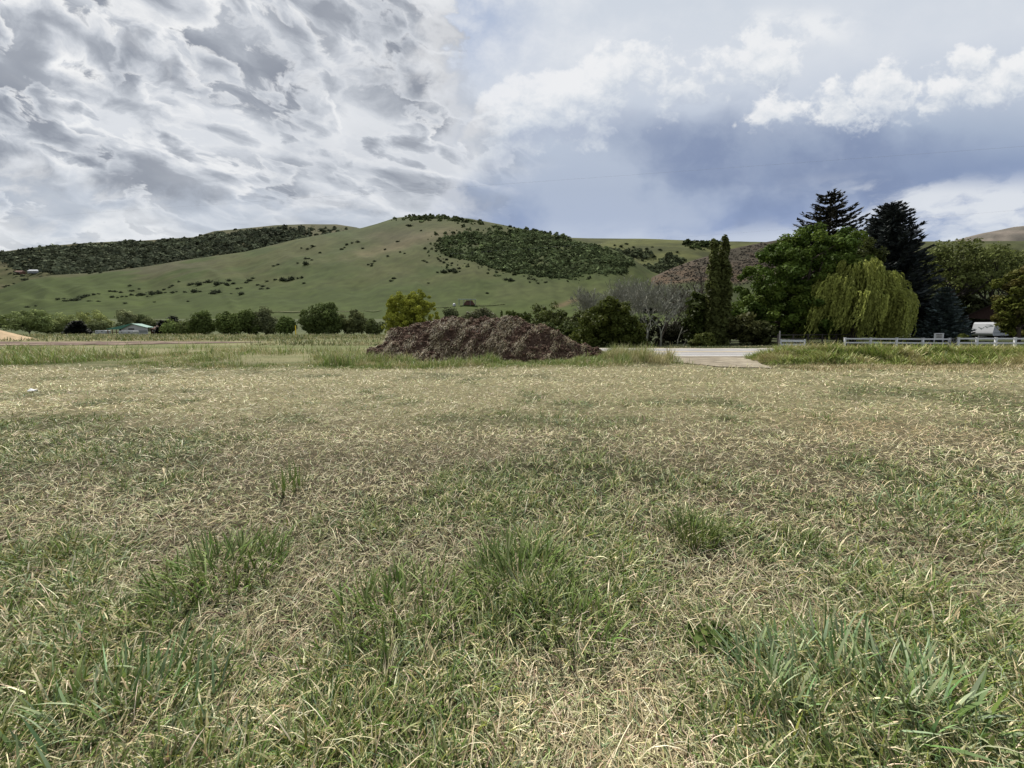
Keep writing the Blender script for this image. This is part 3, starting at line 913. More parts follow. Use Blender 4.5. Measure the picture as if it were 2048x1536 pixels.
def bare_tree(name, loc, Ht, spread, label, group=None, seed=1, bark='pale_bark', trunks=1, depth=5, r0=0.16, first=0.25, rmin=.016, leafy=None):
    rng = random.Random(seed)
    root = empty(name, loc, label, 'tree', group)
    mb = MB(); tips = []

    def grow(p, d, L, r, lv):
        n = 3
        pts = [p]; q = p
        for k in range(n):
            d = (d + Vector((rng.gauss(0, .13), rng.gauss(0, .13), rng.gauss(0.05, .08)))).normalized()
            q = q + d * (L / n)
            pts.append(q)
        mb.tube(pts, [r * (1 - .35 * k / n) for k in range(n + 1)], 6 if lv < 2 else 3, cap=False)
        if lv >= depth:
            tips.append(q); return
        kids = rng.choice((3, 3, 4)) if lv < 3 else rng.choice((2, 3))
        for k in range(kids):
            az = rng.uniform(0, 2 * math.pi); tilt = rng.uniform(.35, .85) * spread
            ax = d.orthogonal().normalized()
            ax.rotate(__import__('mathutils').Quaternion(d, az))
            nd = (d * math.cos(tilt) + ax * math.sin(tilt)); nd.z += .12; nd.normalize()
            st = pts[rng.choice((2, 3, 3))] if lv else pts[rng.choice((2, 3))]
            grow(st, nd, L * rng.uniform(.58, .85), max(r * rng.uniform(.45, .6), rmin), lv + 1)

    for t in range(trunks):
        a = rng.uniform(0, 6.28)
        d0 = Vector((math.cos(a) * .22 * (trunks > 1), math.sin(a) * .22 * (trunks > 1), 1)).normalized()
        grow(Vector((math.cos(a) * .3 * (trunks > 1), math.sin(a) * .3 * (trunks > 1), -.2)), d0, Ht * first, r0, 0)
    f_ = Ht / max(v[2] for v in mb.v)
    mb.v = [(v[0] * f_, v[1] * f_, v[2] * f_) for v in mb.v]
    tips = [t * f_ for t in tips]
    mb.build('trunk', M[bark], root, smooth=False)
    if leafy:
        base, per, sz, rad = leafy
        V, Q, col = clump_cards([tuple(t) for t in tips], [rad] * len(tips), per, sz, base, np.random.default_rng(seed), .25)
        quads_mesh('crown', V, Q, M['leaf'], col=col, parent=root)
    return root


# ------------------------------------------------------------------ trees on the right
# big maple
Y = 54
x, y, z = spot(1590, Y)
k = Y / F
def E(px, py, rx, ry, dy=0.0, rd=None):
    """ellipsoid by photo position relative to the current tree foot"""
    return ((((px - CX) * k) - x, dy, CAMH + (HORIZON - py) * k - z), (rx * k, (rd or rx) * k, ry * k))

broadleaf('maple_tree', (x, y, z), [E(1535, 600, 72, 82), E(1580, 540, 62, 65), E(1640, 520, 78, 55), E(1660, 590, 80, 70), E(1600, 620, 90, 60), E(1625, 478, 45, 22), E(1680, 485, 36, 22), E(1530, 515, 38, 22), E(1500, 620, 42, 48)],
          'broad dark green maple in full leaf between poplar and weeping willow', n_cl=430, cr=(0.5, 1.05), per=120, leaf=0.24, base=(0.062, 0.100, 0.020), trunk_r=0.45, fork=2.6, seed=3, var=0.22, tint=(0.115, 0.155, 0.028), nl=26, shell=0.36)
# smaller brownish tree in front of the maple's right half
Y = 57; k = Y / F; x, y, z = spot(1690, Y)
broadleaf('linden_tree', (x, y, z), [E(1700, 560, 50, 60), E(1680, 620, 55, 50), E(1720, 510, 35, 35)], 'olive brown leafed tree squeezed behind the weeping willow', n_cl=160, cr=(0.5, 1.0), per=90, leaf=0.24,
          base=(0.055, 0.066, 0.018), trunk_r=0.3, fork=2.5, seed=4, nl=12)
# undergrowth at the left of the maple
Y = 50; k = Y / F
for px, py, rx, ry, seed, lab, base in ((1480, 655, 30, 30, 5, 'olive understory bush right of the poplar foot', (0.055, 0.058, 0.020)), (1515, 665, 28, 24, 6, 'dark low bush under the left edge of the maple', (0.040, 0.046, 0.016))):
    x, y, z = spot(px, Y)
    broadleaf('understory_bush', (x, y, z), [E(px, py, rx, ry)], lab, 'bush', None, 40, (0.5, 0.9), 50, 0.28, base, 0.08, 0.8, seed)
Y = 52; k = Y / F; x, y, z = spot(1395, Y)
broadleaf('young_willow', (x, y, z), [E(1392, 625, 24, 38), E(1398, 660, 26, 28)], 'narrow green tree with drooping twigs left of the poplar', n_cl=60, cr=(0.5, 0.9), per=60, leaf=0.28, base=(0.052, 0.068, 0.018), trunk_r=0.15, fork=2, seed=7, aspect=2.5)
Y = 46; k = Y / F; x, y, z = spot(1400, Y)
broadleaf('roadside_bush', (x, y, z), [E(1400, 682, 27, 15)], 'low yellow green bush at the foot of the poplar', 'bush', None, 30, (0.3, 0.6), 60, 0.2, (0.085, 0.10, 0.024), 0.05, 0.4, 8)

# lombardy poplar: two upright spires
Y = 50; k = Y / F; x, y, z = spot(1430, Y)
rng = np.random.default_rng(9)
root = empty('poplar_tree', (x, y, z), 'tall narrow poplar with two pointed spires beside the road', 'tree')
cs, rs = [], []
for cx_, top, wid, bot in ((1423, 492, 10, 690), (1443, 484, 11, 690), (1427, 540, 14, 692), (1440, 540, 15, 692)):
    for t in np.linspace(0, 1, 60):
        w = wid * (0.28 + 0.72 * math.sin(math.pi * min(1, (1 - t) * 1.15 + .02)) ** .7) if t > .5 else wid * (0.75 + 0.25 * t * 2)
        e = E(cx_ + rng.uniform(-1, 1) * w * .75, bot + (top - bot) * t, 1, 1, dy=rng.uniform(-1, 1) * w * k * .8)
        cs.append(e[0]); rs.append(0.34 + 0.30 * (1 - t))
V, Q, col = clump_cards(cs, rs, 90, 0.24, (0.078, 0.090, 0.028), rng, .34, flat=2.2, aspect=1.9)
mb = MB()
for dx in (-.6, .7):
    mb.tube([(dx * .4, 0, -.3), (dx * .8, 0, 4), (dx, 0, 9), (dx * 1.1, 0, 12.5)], [.28, .2, .12, .03], 6)
mb.build('trunk', M['bark'], root, smooth=True)
quads_mesh('crown', V, Q, M['leaf'], col=col, parent=root)

# conifers
x, y, z = spot(1645, 74)
spruce('spruce_tree', (x, y, z), (HORIZON - 386) / F * 74 + CAMH - z, 11.0, 'tall spruce with layered dark branches rising behind the maple', None, (0.038, 0.038, 0.027), 12, 0.08, 30, 8, 34, 0.95, 0.60, 0.06, 0.35, 0.42, 0.26)
x, y, z = spot(1765, 64)
spruce('spruce_tree', (x, y, z), (HORIZON - 414) / F * 64 + CAMH - z, 6.6, 'dense blackish spruce with blunt top behind the weeping willow', None, (0.034, 0.042, 0.040), 13, 0.05, 46, 12, 26, 0.75, 0.50, -0.16, 0.34, 0.6, 0.36)
x, y, z = spot(1884, 56)
spruce('blue_spruce', (x, y, z), (HORIZON - 572) / F * 56 + CAMH - z, 2.9, 'blue grey spruce behind the white sign and fence', None, (0.080, 0.108, 0.105), 14, 0.04, 26, 10, 16, 0.5, 0.75, 0.02, 0.22, 0.3, 0.35)


# weeping willow
def willow(px, Y):
    x, y, z = spot(px, Y)
    k = Y / F
    rng = np.random.default_rng(15)
    root = empty('weeping_willow', (x, y, z), 'yellow green weeping willow with strands blown to one side', 'tree')
    topz = CAMH + (HORIZON - 530) * k - z
    Rx, Ry = 84 * k, 74 * k
    segs_c, segs_d, segs_s, cols = [], [], [], []
    mb = MB()
    tops = []
    ncl = 150
    for c in range(ncl):
        a = rng.uniform(0, 2 * math.pi); rr = rng.random() ** .5
        cx, cy = Rx * rr * math.cos(a) * .95, Ry * rr * math.sin(a) * .95
        hz = topz * (1 - 0.46 * rr ** 3) * rng.uniform(.78, 1.07)
        tops.append((cx, cy, hz))
        shade = math.exp(rng.normal(0, .22))
        clen = (hz - 0.35) * rng.uniform(.55, 1.0)
        sway = rng.uniform(.05, .32)
        for s in range(rng.integers(9, 15)):
            p0 = np.array([cx, cy, hz]) + rng.normal(0, [.24, .24, .22])
            n = 18
            t = np.linspace(0, 1, n)
            L = clen * rng.uniform(.6, 1.05)
            out = np.array([math.cos(a), math.sin(a)]) * rng.uniform(.2, .7)
            X_ = p0[0] + out[0] * np.sin(np.minimum(t * 3, 1.57)) - sway * L * t ** 1.6 + 0.12 * np.sin(t * 7 + rng.uniform(0, 6))
            Y_ = p0[1] + out[1] * np.sin(np.minimum(t * 3, 1.57))
            Z_ = p0[2] + 0.30 * np.sin(np.minimum(t * 6, 3.1)) - L * t ** 1.25
            Pn = np.stack([X_, Y_, Z_], -1)
            D = np.gradient(Pn, axis=0); D /= np.linalg.norm(D, axis=1)[:, None]
            for q in range(2):
                segs_c.append(Pn + rng.normal(0, .05, Pn.shape)); segs_d.append(D + rng.normal(0, .28, D.shape))
                segs_s.append(np.full(n, L / n * 1.15 + .12)); cols.append(np.full(n, shade * math.exp(rng.normal(0, .12))))
    C = np.concatenate(segs_c); D = np.concatenate(segs_d); Sz = np.concatenate(segs_s); sh = np.concatenate(cols)
    ok = C[:, 2] > 0.15
    C, D, Sz, sh = C[ok], D[ok], Sz[ok], sh[ok]
    D /= np.linalg.norm(D, axis=1)[:, None]
    n = len(C)
    B = np.cross(D, rng.normal(0, 1, (n, 3))); B /= np.linalg.norm(B, axis=1)[:, None] + 1e-9
    s = Sz[:, None]; w = (0.055 * rng.uniform(.7, 1.5, n))[:, None]
    V = np.stack([C - D * s * .5, C + B * w, C + D * s * .6, C - B * w], 1).reshape(-1, 3)
    col = np.array([[0.265, 0.29, 0.072]]) * sh[:, None]
    g = rng.random(n)[:, None] * .5
    col = col * (1 - g) + np.array([[0.23, 0.26, 0.066]]) * sh[:, None] * g
    limbs(mb, -.3, 2.6, .42, [tops[i] for i in range(0, ncl, 6)], rng, 6)
    mb.build('trunk', M['bark'], root, smooth=True)
    quads_mesh('crown', V, np.arange(4 * n).reshape(n, 4), M['leaf'], col=np.repeat(col, 4, axis=0), parent=root)


willow(1707, 50)

# bare pale thicket left of the poplar
for i, (px, Yb, top, sp, tr, bk, sd_, lab) in enumerate((
        (1322, 50, 560, .95, 1, 'pale_bark', 21, 'leafless tree with slender pale trunk nearest the road'),
        (1285, 54, 548, 1.0, 2, 'pale_bark', 22, 'leafless pale thicket tree right of the dark juniper'),
        (1318, 60, 540, .9, 1, 'bark', 23, 'leafless tree with darker forked trunk behind the pale one'),
        (1235, 62, 555, 1.0, 2, 'pale_bark', 24, 'leafless pale tree rising behind the dark juniper'),
        (1360, 58, 565, .95, 2, 'pale_bark', 25, 'leafless pale tree beside the narrow green tree'),
        (1190, 68, 572, .95, 3, 'pale_bark', 26, 'leafless pale tree at the far left of the bare thicket'),
        (1262, 66, 546, .9, 3, 'pale_bark', 29, 'leafless pale tree in the middle back of the bare thicket'),
        (1345, 64, 556, .9, 3, 'pale_bark', 30, 'leafless pale tree at the back right of the bare thicket'))):
    x, y, z = spot(px, Yb)
    Ht = (HORIZON - top) / F * Yb + CAMH - z
    bare_tree('bare_tree', (x, y, z), Ht, sp, lab, 'leafless pale trees of the roadside thicket', sd_, bk, tr, 6, 0.10 if tr == 1 else 0.075, 0.27, rmin=.029)
# dark twiggy undergrowth below the bare trees
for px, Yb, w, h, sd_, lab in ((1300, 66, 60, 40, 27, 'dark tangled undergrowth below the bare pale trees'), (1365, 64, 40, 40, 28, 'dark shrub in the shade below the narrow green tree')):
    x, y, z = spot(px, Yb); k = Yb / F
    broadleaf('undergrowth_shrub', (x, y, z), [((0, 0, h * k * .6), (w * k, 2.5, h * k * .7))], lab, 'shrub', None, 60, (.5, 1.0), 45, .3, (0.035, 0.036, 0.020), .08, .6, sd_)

# dark juniper-like tree and the hedge behind the heap
Y = 44; k = Y / F; x, y, z = spot(1222, Y)
broadleaf('juniper_tree', (x, y, z), [E(1212, 620, 24, 24), E(1205, 650, 45, 32), E(1235, 660, 48, 38), E(1190, 675, 45, 24), E(1262, 680, 26, 22), E(1240, 620, 22, 20)], 'dense dark green juniper with ragged peak right of the dirt heap', n_cl=230, cr=(.35, .75), per=110, leaf=.18,
          base=(0.060, 0.076, 0.017), trunk_r=.2, fork=1.2, seed=31, var=.2, tint=(0.085, 0.098, 0.020), shell=.36)
hedge = [(1030, 58, 28, 26, 648, 'spiky dark green shrub with upright shoots behind the heap', (0.055, 0.072, 0.016), 32), (1092, 58, 42, 30, 640, 'rounded green bush behind the right half of the heap', (0.060, 0.072, 0.020), 33),
         (1125, 50, 48, 26, 668, 'dark green bush sloping down between heap and juniper', (0.045, 0.058, 0.016), 34), (960, 64, 32, 16, 636, 'greyish bush just above the heap top', (0.075, 0.078, 0.040), 35),
         (1160, 54, 36, 30, 655, 'olive bush squeezed against the left side of the juniper', (0.050, 0.058, 0.018), 36)]
for px, Yb, rx, ry, py, lab, base, sd_ in hedge:
    Y = Yb; k = Y / F; x, y, z = spot(px, Y)
    el = [E(px, py, rx, ry), E(px, (py + 690) / 2, rx * 1.05, ry)]
    b = broadleaf('hedge_bush', (x, y, z), el, lab, 'bush', None, 120, (.35, .8), 100, .18, tuple(c * 1.25 for c in base), .1, .8, sd_, var=.22)
    if sd_ == 32:                              # upright young shoots
        rr = np.random.default_rng(5)
        cs = []
        for q in range(16):
            bx, by, h = rr.uniform(-rx, rx) * k, rr.uniform(-1, 1), rr.uniform(2.6, 4.3)
            for t in np.linspace(.4, 1, 9):
                cs.append((bx + rr.normal(0, .05), by, h * t + 1.0))
        V, Q, col = clump_cards(cs, [.17] * len(cs), 22, .17, (0.055, 0.075, 0.016), rr, .2, flat=1.6)
        quads_mesh('shoots', V, Q, M['leaf'], col=col, parent=b)

# trees along the right edge
Y = 56; k = Y / F; x, y, z = spot(2035, Y)
broadleaf('boxelder_tree', (x, y, z), [E(2046, 582, 44, 44), E(2026, 622, 26, 34), E(2066, 645, 50, 30), E(2070, 560, 40, 30)], 'yellow green tree at the right edge in front of the trailer', n_cl=150, cr=(.4, .85), per=110, leaf=.22, base=(0.095, 0.110, 0.022), trunk_r=.3, fork=2.4, seed=41,
          tint=(0.085, 0.062, 0.022), shell=.36)
for px, Yb, top, sd_, lab in ((1885, 88, 499, 42, 'spreading olive tree with dark bare limbs behind the blue spruce'), (1960, 92, 502, 43, 'spreading olive tree with dark limbs behind the brown shed'),
                              (2040, 96, 496, 44, 'spreading olive tree with thin leaves at the far right'), (1835, 100, 508, 45, 'pale olive tree showing right of the blackish spruce')):
    x, y, z = spot(px, Yb)
    Ht = (HORIZON - top) / F * Yb + CAMH - z
    bare_tree('spreading_tree', (x, y, z), Ht, 1.05, lab, 'olive trees with dark limbs at the back of the yard', sd_, 'dark_bark', 2, 4, .36, .27, rmin=.03, leafy=((0.100, 0.118, 0.036), 40, .34, 1.6))
# dark mass of lower trees that closes the yard at the back
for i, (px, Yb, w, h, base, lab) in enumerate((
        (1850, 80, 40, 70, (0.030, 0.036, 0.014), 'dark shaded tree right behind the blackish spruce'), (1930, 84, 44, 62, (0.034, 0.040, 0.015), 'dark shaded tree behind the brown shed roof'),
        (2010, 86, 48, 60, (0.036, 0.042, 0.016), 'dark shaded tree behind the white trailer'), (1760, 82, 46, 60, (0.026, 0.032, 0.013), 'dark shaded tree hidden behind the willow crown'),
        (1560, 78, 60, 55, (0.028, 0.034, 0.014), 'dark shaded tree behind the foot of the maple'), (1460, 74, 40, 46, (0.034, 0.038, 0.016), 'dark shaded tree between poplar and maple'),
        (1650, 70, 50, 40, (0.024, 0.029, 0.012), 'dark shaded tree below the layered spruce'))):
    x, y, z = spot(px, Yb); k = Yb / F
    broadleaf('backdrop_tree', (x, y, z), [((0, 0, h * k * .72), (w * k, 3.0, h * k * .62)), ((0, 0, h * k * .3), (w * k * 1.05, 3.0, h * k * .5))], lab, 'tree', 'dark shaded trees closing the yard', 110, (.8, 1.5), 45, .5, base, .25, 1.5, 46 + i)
# small clipped bush by the fence gap
Y = 46; k = Y / F; x, y, z = spot(1924, Y)
broadleaf('clipped_bush', (x, y, z), [((0, 0, .78), (.42, .42, .55))], 'small round clipped bush behind the gap in the white fence', 'bush', None, 40, (.16, .24), 50, .12, (0.085, 0.10, 0.025), .04, .3, 60, shell=.3)

# ------------------------------------------------------------------ trees on the left
LEFT = [  # px, depth, [(px, py, rx, ry)...], colour, label, name
    (648, 120, [(636, 636, 32, 25), (655, 632, 28, 22), (668, 645, 22, 18), (625, 650, 18, 14)], (0.038, 0.050, 0.016), 'largest dark round tree left of the yellow green tree', 'round_tree'),
    (708, 124, [(705, 643, 24, 20), (718, 640, 16, 16)], (0.052, 0.058, 0.024), 'greyer round tree joined to the largest dark tree', 'round_tree'),
    (748, 122, [(748, 654, 18, 14)], (0.036, 0.044, 0.016), 'low dark bush left of the yellow green tree', 'bush'),
    (575, 116, [(575, 651, 14, 14)], (0.042, 0.058, 0.017), 'small dark round bush beside the yellow post', 'bush'),
    (405, 120, [(402, 642, 17, 16), (416, 652, 14, 11)], (0.042, 0.055, 0.017), 'dark green tree right of the brown roofed house', 'round_tree'),
    (462, 118, [(455, 640, 16, 14), (470, 648, 18, 14), (450, 655, 14, 9)], (0.046, 0.060, 0.018), 'bright topped dark bush in the middle of the left hedge', 'bush'),
    (500, 122, [(495, 640, 20, 16), (505, 652, 18, 12)], (0.040, 0.052, 0.016), 'dark green tree left of the grey green tree', 'round_tree'),
    (532, 124, [(530, 642, 22, 21), (542, 650, 14, 14)], (0.062, 0.068, 0.034), 'grey green tree at the right end of the left hedge', 'round_tree'),
    (60, 150, [(52, 640, 30, 20), (75, 638, 22, 19), (88, 648, 12, 12)], (0.060, 0.072, 0.028), 'big rounded willow at the far left valley edge', 'valley_willow'),
    (125, 165, [(120, 642, 26, 16), (140, 645, 14, 12)], (0.072, 0.082, 0.032), 'pale green willow left of the black conifer', 'valley_willow'),
    (190, 185, [(180, 637, 24, 18), (205, 640, 22, 16)], (0.078, 0.086, 0.032), 'olive willow thicket behind the white trailer and barn', 'valley_willow'),
    (255, 185, [(252, 634, 14, 14), (262, 639, 11, 10)], (0.070, 0.076, 0.038), 'grey olive tree rising behind the green roofed barn', 'valley_willow'),
    (284, 195, [(284, 638, 9, 8), (284, 648, 6, 7)], (0.036, 0.044, 0.018), 'small dark tree between green barn and brown house', 'round_tree'),
    (308, 190, [(305, 645, 16, 8)], (0.058, 0.066, 0.030), 'low grey bush behind the brown roofed house', 'bush'),
    (345, 135, [(345, 655, 15, 10)], (0.072, 0.092, 0.030), 'light green bush in front of the brown house', 'bush'),
    (375, 130, [(375, 656, 14, 8)], (0.060, 0.072, 0.026), 'low green bush left of the left hedge', 'bush'),
    (105, 160, [(100, 654, 26, 7)], (0.064, 0.076, 0.030), 'low light bush below the far left willows', 'bush'),
    (198, 155, [(196, 652, 18, 8)], (0.070, 0.080, 0.036), 'low pale willow shrub left of the green barn', 'bush'),
    (8, 210, [(5, 641, 22, 6)], (0.050, 0.060, 0.026), 'low dark bush on the field at the left edge', 'bush'),
    (902, 130, [(902, 626, 12, 9)], (0.036, 0.042, 0.020), 'small dark tree showing just above the heap', 'round_tree'),
]
for i, (px, Yb, els, base, lab, nm) in enumerate(LEFT):
    if nm == 'valley_willow': base = tuple(c * 1.5 for c in base)
    Y = Yb; k = Y / F; x, y, z = spot(px, Y)
    broadleaf(nm, (x, y, z), [E(*e) for e in els] + [E(e[0], (e[1] + 664) / 2, e[2] * .9, (668 - e[1]) * .5) for e in els], lab, 'tree' if 'bush' not in nm else 'bush', 'trees of the valley edge on the left' if 'bush' not in nm else 'bushes of the valley edge on the left',
              34 * len(els), (.9, 1.9), 110, .36, tuple(c * 1.9 for c in base), .25, 1.2, 100 + i, var=.26, nl=6, tint=tuple(c * 2.7 for c in base), matl='shrub')
for px, Yb, top, rb, lab, sd_ in ((157, 125, 641, 2.9, 'blackish conifer left of the white trailer and green barn', 71), (330, 140, 640, 3.0, 'dark pine standing in front of the brown house', 72), (348, 150, 631, 3.0, 'taller dark pine right of the brown house', 73)):
    x, y, z = spot(px, Yb)
    spruce('dark_conifer', (x, y, z), (HORIZON - top) / F * Yb + CAMH - z, rb, lab, None, (0.014, 0.017, 0.014), sd_, .05, 20, 9, 12, .7, .45, .05, .3, .3, .4)
# yellow green tree behind the heap
Y = 72; k = Y / F; x, y, z = spot(826, Y)
broadleaf('yellow_green_tree', (x, y, z), [E(820, 616, 44, 32), E(845, 600, 20, 18), E(800, 620, 28, 28), E(855, 628, 24, 26), E(815, 645, 48, 28), E(785, 655, 16, 16), E(832, 660, 40, 20)], 'bright yellow green rounded tree behind the left half of the heap', n_cl=420, cr=(.3, .7), per=110, leaf=.17,
          base=(0.27, 0.285, 0.045), trunk_r=.22, fork=1.4, seed=81, var=.2, shell=.4, tint=(0.19, 0.21, 0.035), matl='shrub')

# ------------------------------------------------------------------ shrubs on the hills
def shrub_blob(rng, n=46, s=1.0):
    """one leafy shrub, unit size, as small faces"""
    D = rng.normal(0, 1, (n, 3)); D[:, 2] = np.abs(D[:, 2]) * .9
    D /= np.linalg.norm(D, axis=1)[:, None]
    C = D * rng.uniform(.45, 1.0, n)[:, None] * np.array([1, 1, .95])
    return C, D


def scatter_shrubs(name, hill, poly, n, wpx, base, seed, label, cat, keep=None, group=None, kind='stuff', cards=14, parent=None, tall=1.15):
    rng = np.random.default_rng(seed)
    poly = np.array(poly, float)
    lo, hi = poly.min(0), poly.max(0)
    P = np.empty((0, 2))
    while len(P) < n:
        q = rng.uniform(lo, hi, (n * 2, 2))
        ins = np.zeros(len(q), bool)
        j = len(poly) - 1
        for i in range(len(poly)):
            a, b = poly[i], poly[j]
            cross = ((a[1] > q[:, 1]) != (b[1] > q[:, 1])) & (q[:, 0] < (b[0] - a[0]) * (q[:, 1] - a[1]) / (b[1] - a[1] + 1e-9) + a[0])
            ins ^= cross; j = i
        q = q[ins]
        if keep is not None:
            q = q[rng.random(len(q)) < keep(q[:, 0], q[:, 1])]
        P = np.concatenate([P, q])
    P = P[:n]
    P = P + rng.normal(0, [5.0, 1.6], P.shape)
    L = hill.on(P[:, 0], P[:, 1])
    w = wpx * (.38 + 1.45 * rng.random(n) ** 2.0) * L[:, 1] / F * .5
    k_ = np.repeat(np.arange(n), cards)
    C, D = shrub_blob(rng, len(k_))
    Cc = L[k_] + C * w[k_][:, None] * np.array([1, 1, tall])
    col = np.asarray(base)[None] * np.exp((rng.normal(0, .30, n) + 1.5 * (fbm(P[:, 0] / 16, P[:, 1] / 6, 200, 3) - .5))[k_] + rng.normal(0, .12, len(k_)))[:, None]
    V, Q, col = leaf_cards(Cc, D, w[k_] * .95, col, rng, .3, 1.2)
    o = quads_mesh(name, V, Q, M['shrub'], col=col, kind=kind)
    return tag(o, label, cat, group)


scatter_shrubs('hill_woodland', H_back, [(15, 512), (110, 499), (200, 493), (300, 489), (400, 483), (480, 472), (560, 464), (640, 462), (690, 460), (660, 474), (600, 487), (500, 509), (400, 523), (300, 537), (210, 548), (110, 551), (40, 538)], 7000, 7,
               (0.078, 0.090, 0.056), 91, 'dark scrub woodland covering the hill at the left', 'woodland', keep=lambda a, b: np.clip((.08 + .92 * sstep(fbm(a / 30, b / 11, 92, 4), .28, .50)) * (1 - .6 * sstep(a, 500, 640)), 0, 1))
scatter_shrubs('hill_woodland', H_main, [(890, 482), (950, 470), (1040, 468), (1110, 480), (1170, 494), (1225, 508), (1262, 530), (1240, 546), (1190, 554), (1100, 560), (1040, 552), (985, 540), (930, 524), (885, 505)], 6500, 6.5,
               (0.080, 0.102, 0.046), 93, 'dark green scrub woodland on the right shoulder of the grassy hill', 'woodland', keep=lambda a, b: .06 + .94 * sstep(fbm(a / 26, b / 11, 94, 4), .32, .50))
scatter_shrubs('scattered_scrub', H_main, [(850, 505), (880, 470), (960, 458), (1060, 462), (1200, 494), (1230, 512), (1225, 552), (1150, 568), (1030, 565), (960, 545), (890, 540)], 420, 5.5, (0.074, 0.090, 0.044), 191, 'loose scrub thinning out around the woodland of the grassy hill', 'scrub')
scatter_shrubs('scattered_scrub', H_back, [(0, 508), (200, 490), (400, 478), (480, 466), (620, 456), (700, 462), (720, 468), (560, 505), (400, 530), (200, 553), (20, 560)], 520, 5.5, (0.074, 0.084, 0.050), 192, 'loose scrub thinning out around the woodland of the left hill', 'scrub')
scatter_shrubs('hill_woodland', H_ridge, [(1180, 500), (1250, 506), (1330, 516), (1365, 525), (1340, 548), (1290, 556), (1240, 550), (1225, 530)], 800, 7, (0.076, 0.090, 0.048), 95, 'broken scrub woodland running behind the bare trees', 'woodland',
               keep=lambda a, b: .05 + .95 * sstep(fbm(a / 24, b / 12, 96, 3), .34, .52))
scatter_shrubs('summit_scrub', H_main, [(790, 446), (830, 438), (900, 440), (960, 445), (1010, 455), (1070, 467), (1150, 482), (1120, 482), (1040, 468), (960, 455), (900, 446), (840, 446)], 380, 6, (0.080, 0.100, 0.044), 97, 'line of scrub along the summit ridge of the grassy hill', 'scrub',
               keep=lambda a, b: .1 + .9 * sstep(fbm(a / 20, b / 10, 98, 2), .35, .5))
scatter_shrubs('ridge_scrub', H_ridge, [(1360, 487), (1425, 488), (1440, 500), (1370, 503)], 130, 8, (0.050, 0.066, 0.026), 99, 'patch of scrub on the pale ridge left of the poplar tip', 'scrub')
scatter_shrubs('sagebrush', H_brown, [(1300, 560), (1380, 526), (1480, 497), (1600, 482), (1700, 490), (1700, 560), (1500, 572), (1380, 572)], 4200, 3.0, (0.062, 0.056, 0.046), 90, 'low sagebrush speckling the brown hill', 'sagebrush', cards=8, tall=.7)

# countable shrubs on the open hillside: each its own object, copies of six shapes
SHR = []
for q in range(6):
    rng = np.random.default_rng(300 + q)
    C, D = shrub_blob(rng, 150)
    C[:, 0] *= rng.uniform(1.0, 1.3); C *= (1 + .25 * rng.normal(0, 1, (150, 1)))
    V, Q, col = leaf_cards(C + np.array([0, 0, .1]), D, np.full(150, .38), np.array([[0.046, 0.056, 0.032]]) * np.exp(rng.normal(0, .25, 150))[:, None], rng, .3, 1.3)
    o = quads_mesh('hillside_shrub', V, Q, M['shrub'], col=col)
    SHR.append(o)
hs = [(61, 563), (20, 551), (28, 557), (38, 556), (107, 549), (115, 546), (211, 547), (190, 549), (62, 613), (78, 611), (123, 603), (135, 601), (137, 606), (150, 603), (160, 600), (172, 597), (180, 595), (195, 594), (204, 592), (185, 606), (203, 605), (256, 608), (314, 607), (380, 606),
      (228, 582), (238, 582), (248, 582), (230, 592), (240, 592), (250, 591), (258, 591), (270, 588), (280, 587), (290, 585), (300, 587), (312, 587), (325, 586), (335, 585), (310, 579), (322, 577), (335, 576), (345, 574), (285, 574), (350, 572), (365, 563), (268, 568), (272, 577), (352, 587), (360, 586),
      (375, 588), (385, 572), (393, 571), (405, 573), (395, 588), (405, 587), (415, 570), (425, 568), (430, 592), (440, 590), (440, 576), (450, 574), (460, 576), (465, 567), (472, 570), (480, 578), (488, 577), (487, 590), (468, 588), (497, 566), (505, 562), (512, 558), (520, 570), (530, 574), (540, 581), (527, 580), (540, 564), (556, 564), (568, 563), (578, 562), (588, 560), (600, 559), (608, 558), (612, 569),
      (563, 537), (554, 540), (617, 540), (618, 528), (623, 527), (630, 529), (601, 536), (611, 502), (622, 504), (633, 501), (645, 513), (690, 504), (694, 500), (699, 495), (709, 493), (722, 491), (731, 502), (748, 535), (753, 528), (747, 532), (740, 534), (775, 503), (800, 486), (820, 457), (824, 458), (845, 467), (935, 465), (779, 519), (803, 509), (812, 513), (790, 561), (784, 565), (856, 530), (850, 528), (875, 508), (878, 520), (883, 525), (890, 528), (895, 522), (905, 530), (877, 550), (885, 549), (893, 550), (902, 549), (912, 551), (920, 550), (890, 545), (920, 545), (908, 546), (860, 566), (975, 588), (1012, 564), (1020, 566), (1026, 567), (1076, 572), (1091, 570), (1060, 572),
      (1225, 497), (1238, 499), (1248, 494), (1262, 499), (1275, 503), (1290, 505), (1300, 500), (1315, 507), (1350, 512)]
big = {(61, 563), (160, 600), (180, 595), (172, 597), (290, 585), (312, 587), (325, 586), (405, 573), (440, 576), (460, 576), (568, 563), (578, 562), (588, 560), (617, 540), (902, 549), (912, 551), (893, 550), (1020, 566), (440, 590), (430, 592), (200, 594), (395, 588), (150, 603), (425, 568), (487, 590)}
rr = random.Random(4)
